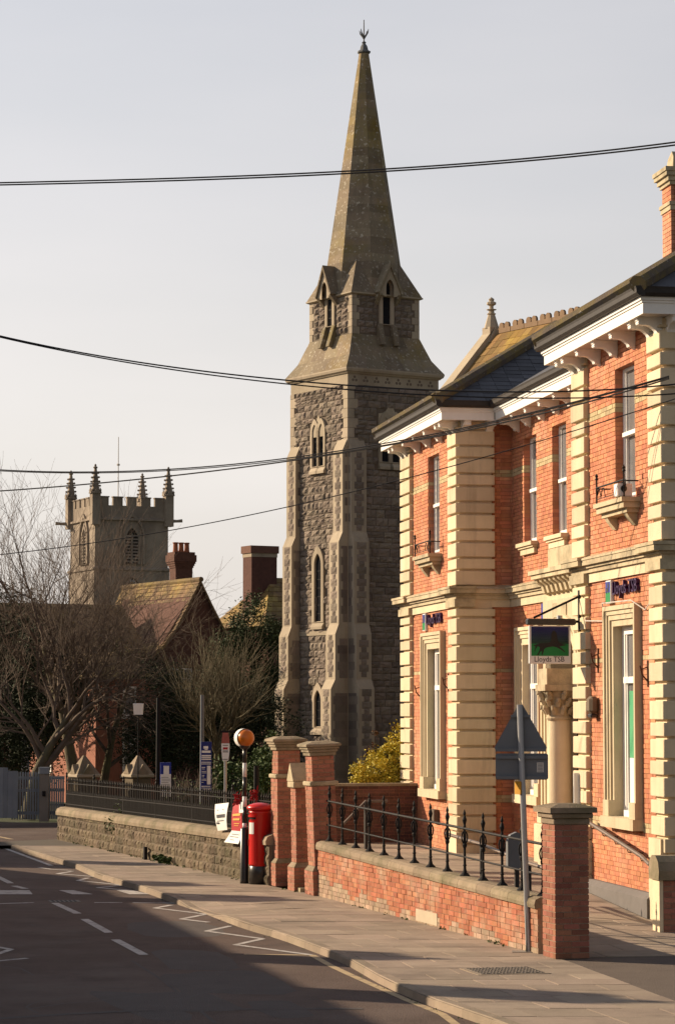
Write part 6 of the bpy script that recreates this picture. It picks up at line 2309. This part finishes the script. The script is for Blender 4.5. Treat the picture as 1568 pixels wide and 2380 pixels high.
evergreen('low green plants growing behind the iron railing', 430, 57.5, [(0, 0, .7, .7, .5, .5), (1.0, -1.2, .6, .7, .5, .45), (-1.0, 1.5, .6, .7, .5, .45), (1.6, -3.2, .6, .5, .6, .4)], 9000, .05, 9, hedge_leaf, 'shrub', 'shrub', .02, .8, None)
evergreen('golden yellow leaved bush above the dark brick wall', 882, 58.5, [(.0, -.1, 1.85, .50, .45, .45), (.48, -.1, 2.35, .30, .35, .45), (-.42, -.1, 1.65, .34, .4, .30), (.2, -.1, 1.5, .6, .5, .35), (.15, -.1, 2.2, .25, .3, .25)], 11000, .045, 10, gold_leaf, 'golden_bush', 'bush', .03, .9, None)
evergreen('dark green lower leaves under the golden bush', 900, 58.9, [(.1, .35, 1.25, .75, .3, .45), (.3, .35, 1.6, .45, .3, .4)], 5000, .05, 11, hedge_leaf, 'shrub', 'bush', .03, .9, None)
# dead flower heads standing out of the golden bush
dh = empty('dead_flower_stalks', on_ground(895, 58.8), 0, 'brown dead flower heads on tall stalks above the golden bush', 'plant')
rnd = random.Random(88)
stm, hd_ = MB(), MB()
for k in range(16):
    x0, x1 = rnd.uniform(-.35, .45), rnd.uniform(-.45, .55)
    z1 = rnd.uniform(2.1, 2.75) + .35 * max(0, x1)
    stm.tube([(x0, 0, 1.4), ((x0 + x1) / 2 + rnd.uniform(-.06, .06), 0, 1.9), (x1, 0, z1)], .007, 4)
    leaf_cloud(hd_, [((x1, rnd.uniform(-.1, .1), z1), (.07, .07, .06))], 70, .030, k)
stm.build('stalks', twig, dh)
hd_.build('flower_heads', brown_leaf, dh)
# twiggy shrub in front of the dark fence
tg = empty('twiggy_shrub', on_ground(452, 62), 0, 'leafless brown twiggy shrub between the two blue notice boards', 'shrub')
mb = MB()
for k in range(150):
    a = rnd.uniform(0, 2 * math.pi)
    L = rnd.uniform(.5, 1.25)
    d = Vector((math.cos(a) * rnd.uniform(.1, .5), math.sin(a) * .3, 1)).normalized()
    p = Vector((rnd.uniform(-.35, .35), rnd.uniform(-.2, .2), rnd.uniform(.3, .7)))
    q = p + d * L * .6
    mb.tube([p, q, q + (d + Vector((rnd.gauss(0, .4), rnd.gauss(0, .3), 0))) * L * .4], [.010, .007, .003], 3, cap=False)
mb.build('branches', twig, tg)
# weeds at the foot of the stone wall
wd = MB()
for k in range(3):
    leaf_cloud(wd, [((10.1 + k * .35, -.06, .07), (.22, .08, .07))], 240, .05, 90 + k)
o = wd.build('weeds', hedge_leaf, None)
o.location, o.rotation_euler = sw.location, (0, 0, sw.rotation_euler.z)
tag(o, 'small clump of green weeds at the foot of the stone wall', 'weeds')
lp_ = MB().box(9.0, 9.1, -.10, -.03, 0, .27).build('marker_post', black)
lp_.location, lp_.rotation_euler = sw.location, (0, 0, sw.rotation_euler.z)
tag(lp_, 'short black marker post leaning on the stone wall', 'post')

# ------------------------------------------------------------------ overhead cables
def cable(pts, Y0, Y1, r_, label, twin=None):
    n = 40
    xs = [p[0] for p in pts]
    def yv(x):                                   # smooth sag through the points
        s = 0
        for i, (xi, yi) in enumerate(pts):
            t = yi
            for j, (xj, _) in enumerate(pts):
                if j != i: t *= (x - xj) / (xi - xj)
            s += t
        return s
    x0, x1 = xs[0], xs[-1]
    P_ = []
    for k in range(n + 1):
        x = x0 + (x1 - x0) * k / n
        P_.append(at(x, yv(x), Y0 + (Y1 - Y0) * k / n))
    base = P_[0]
    root = MB().tube([p - base for p in P_], r_, 6).build('overhead_cable', M_CABLE)
    root.location = base
    tag(root, label, 'cable', 'overhead cables')
M_CABLE = M('cable_black', (.014, .013, .016), None, 3, .6)
cable([(-60, 426), (400, 414.5), (1000, 386), (1630, 322)], 26, 22, .0075, 'highest black cable crossing the sky and the spire, upper strand')
cable([(-60, 431), (400, 420), (1000, 391.5), (1630, 329)], 26, 22, .0075, 'highest black cable crossing the sky and the spire, lower strand')
cable([(-60, 766), (330, 843), (800, 895), (1200, 911), (1640, 884)], 30, 27, .0085, 'sagging black cable below the spire skirt, upper strand')
cable([(-60, 769), (330, 848), (800, 905), (1200, 925), (1640, 909)], 30, 27, .0075, 'sagging black cable below the spire skirt, lower strand')
cable([(-60, 1088), (370, 1092), (800, 1046), (1200, 967), (1553, 874)], 46, 37.7, .010, 'cable that meets the near corner of the bank, upper strand')
cable([(-60, 1091), (370, 1095), (800, 1050), (1200, 970), (1553, 877)], 46.5, 37.7, .008, 'cable that meets the near corner of the bank, middle strand')
cable([(-60, 1145), (370, 1109), (800, 1052), (1200, 975), (1553, 880)], 48, 37.7, .012, 'cable that meets the near corner of the bank, lowest strand')
cable([(-60, 1295), (400, 1232), (900, 1123), (1640, 903)], 40, 34, .007, 'lowest thin single cable crossing the bank windows')

# ------------------------------------------------------------------ unseen low shops, added across the street to cast its shadows
SU = Vector((-.226, .974, 0)); SLF = Vector((-.974, -.226, 0))
def shop(s0, s1, label, chims, ridge=5.3, eaves=2.9, depth=6.0, back=8.6):
    o_ = Vector((.1, 34, 0)) + SLF * back + SU * s0
    r = empty('added_shadow_shop', (o_.x, o_.y, 0), math.atan2(SU.y, SU.x), label, 'shop', 'low shops across the street')
    L = s1 - s0
    MB().box(0, L, 0, depth, -.1, eaves).build('wall', shopwall, r)      # +y points away from the road
    MB().add([(-.1, -.25, eaves - .1), (L + .1, -.25, eaves - .1), (L + .1, depth / 2, ridge), (-.1, depth / 2, ridge), (-.1, depth + .25, eaves - .1), (L + .1, depth + .25, eaves - .1)],
             [(0, 1, 2, 3), (3, 2, 5, 4)]).build('roof', slate, r)
    for e in (0, L):
        MB().add([(e, 0, eaves - .05), (e, depth, eaves - .05), (e, depth / 2, ridge - .05)], [(0, 1, 2)]).build('gable', shopwall, r)
    k = 1.0
    while k < L - 2.5:
        MB().box(k, k + 1.8, -.05, -.001, .5, 2.3).build('shop_window', glass, r)
        MB().box(k + 2.0, k + 2.9, -.05, -.001, 0, 2.1).build('door', timber_dark, r)
        k += 4.0
    for c, zt in chims:
        MB().box(c - s0 - .45, c - s0 + .45, depth / 2 - .3, depth / 2 + .3, ridge - .6, zt - .3).build('chimney', brick_dark, r)
        MB().lathe([(.14, zt - .3), (.11, zt)], c - s0, depth / 2, 8).build('chimney_pot', terracotta, r)
shop(-9, 13, 'low rendered shop nearest the camera across the street, outside the photo', [(4.9, 7.1), (9.35, 6.55)])
shop(13, 26.3, 'low rendered shop in the middle across the street, outside the photo', [(20.2, 6.85), (23.5, 6.4)])
shop(29.5, 40, 'low rendered shop farthest along across the street, outside the photo', [(30.1, 6.6)])
hb = empty('added_shade_house', (-33, 76, 0), R(15), 'brick house on the side road, outside the photo to the left', 'house')  # unseen house, added on the sun side to keep the grey fence in shade
MB().box(0, 10, 0, 8, 0, 5.5).build('wall', brick_dark, hb)
MB().add([(-.3, -.3, 5.4), (10.3, -.3, 5.4), (10.3, 4, 8.3), (-.3, 4, 8.3), (-.3, 8.3, 5.4), (10.3, 8.3, 5.4)], [(0, 1, 2, 3), (3, 2, 5, 4), (0, 3, 4), (1, 5, 2)]).build('roof', slate, hb)

# ------------------------------------------------------------------ small wear on the street
gd = empty('drain_grate', q7(295, 872, -.098), R(12), 'small black iron drain grate in the road beside the crossing stripes', 'drain grate')
MB().box(-.26, .26, -.22, .22, -.02, .003).build('frame', iron_cover, gd)
for k in range(6):
    MB().box(-.22 + k * .075, -.18 + k * .075, -.18, .18, .0, .006).build('bar', black, gd)
rnd = random.Random(101)
for k in range(7):                                     # repairs in the tarmac
    a, b = rnd.uniform(100, 1300), rnd.uniform(900, 1400)
    p = q7(a, b, -.099)
    if p.x > kx(p.y) - .6: continue
    w, h = rnd.uniform(.25, .7), rnd.uniform(.4, 1.6)
    ang = R(13 + rnd.uniform(-8, 8))
    pts = []
    for i in range(10):
        t = 2 * math.pi * i / 10
        u, v = w * math.copysign(abs(math.cos(t)) ** .5, math.cos(t)) * rnd.uniform(.9, 1.1), h * math.copysign(abs(math.sin(t)) ** .5, math.sin(t)) * rnd.uniform(.9, 1.1)
        pts.append((p.x + u * math.cos(ang) - v * math.sin(ang), p.y + u * math.sin(ang) + v * math.cos(ang), -.0988 + k * .0001))
    MB().add(pts, [tuple(range(10))]).build('tarmac_repair', patch, road)
gw_ = MB()                                             # grit and small weeds along the kerb and the wall foot
for k in range(60):
    y = rnd.uniform(24, 60)
    leaf_cloud(gw_, [((kx(y) - .07, y, -.095), (.04, .10, .008))], 8, .012, 300 + k)
for k in range(50):
    y = rnd.uniform(34.5, 63)
    leaf_cloud(gw_, [((bx_(y) - .02, y, .01), (.04, .12, .02))], 12, .025, 400 + k)
tag(gw_.build('gutter_weeds', hedge_leaf), 'scattered tiny weeds and moss along the kerb and wall foot', 'weeds', kind='stuff')
for k in range(9):                                     # fine cracks in the carriageway
    a, b = rnd.uniform(0, 1200), rnd.uniform(900, 1420)
    pts = [q7(a, b, -.0985)]
    d_ = Vector((rnd.uniform(-1, 1), rnd.uniform(-1, 1), 0)).normalized()
    for i in range(rnd.randrange(5, 10)):
        d_ = (d_ + Vector((rnd.gauss(0, .35), rnd.gauss(0, .35), 0))).normalized()
        pts.append(pts[-1] + d_ * rnd.uniform(.15, .4))
    if any(p.x > kx(p.y) - .15 for p in pts): continue
    stripes('road_crack', chain(pts), rnd.uniform(.012, .022), gutter_m, z=-.0982)
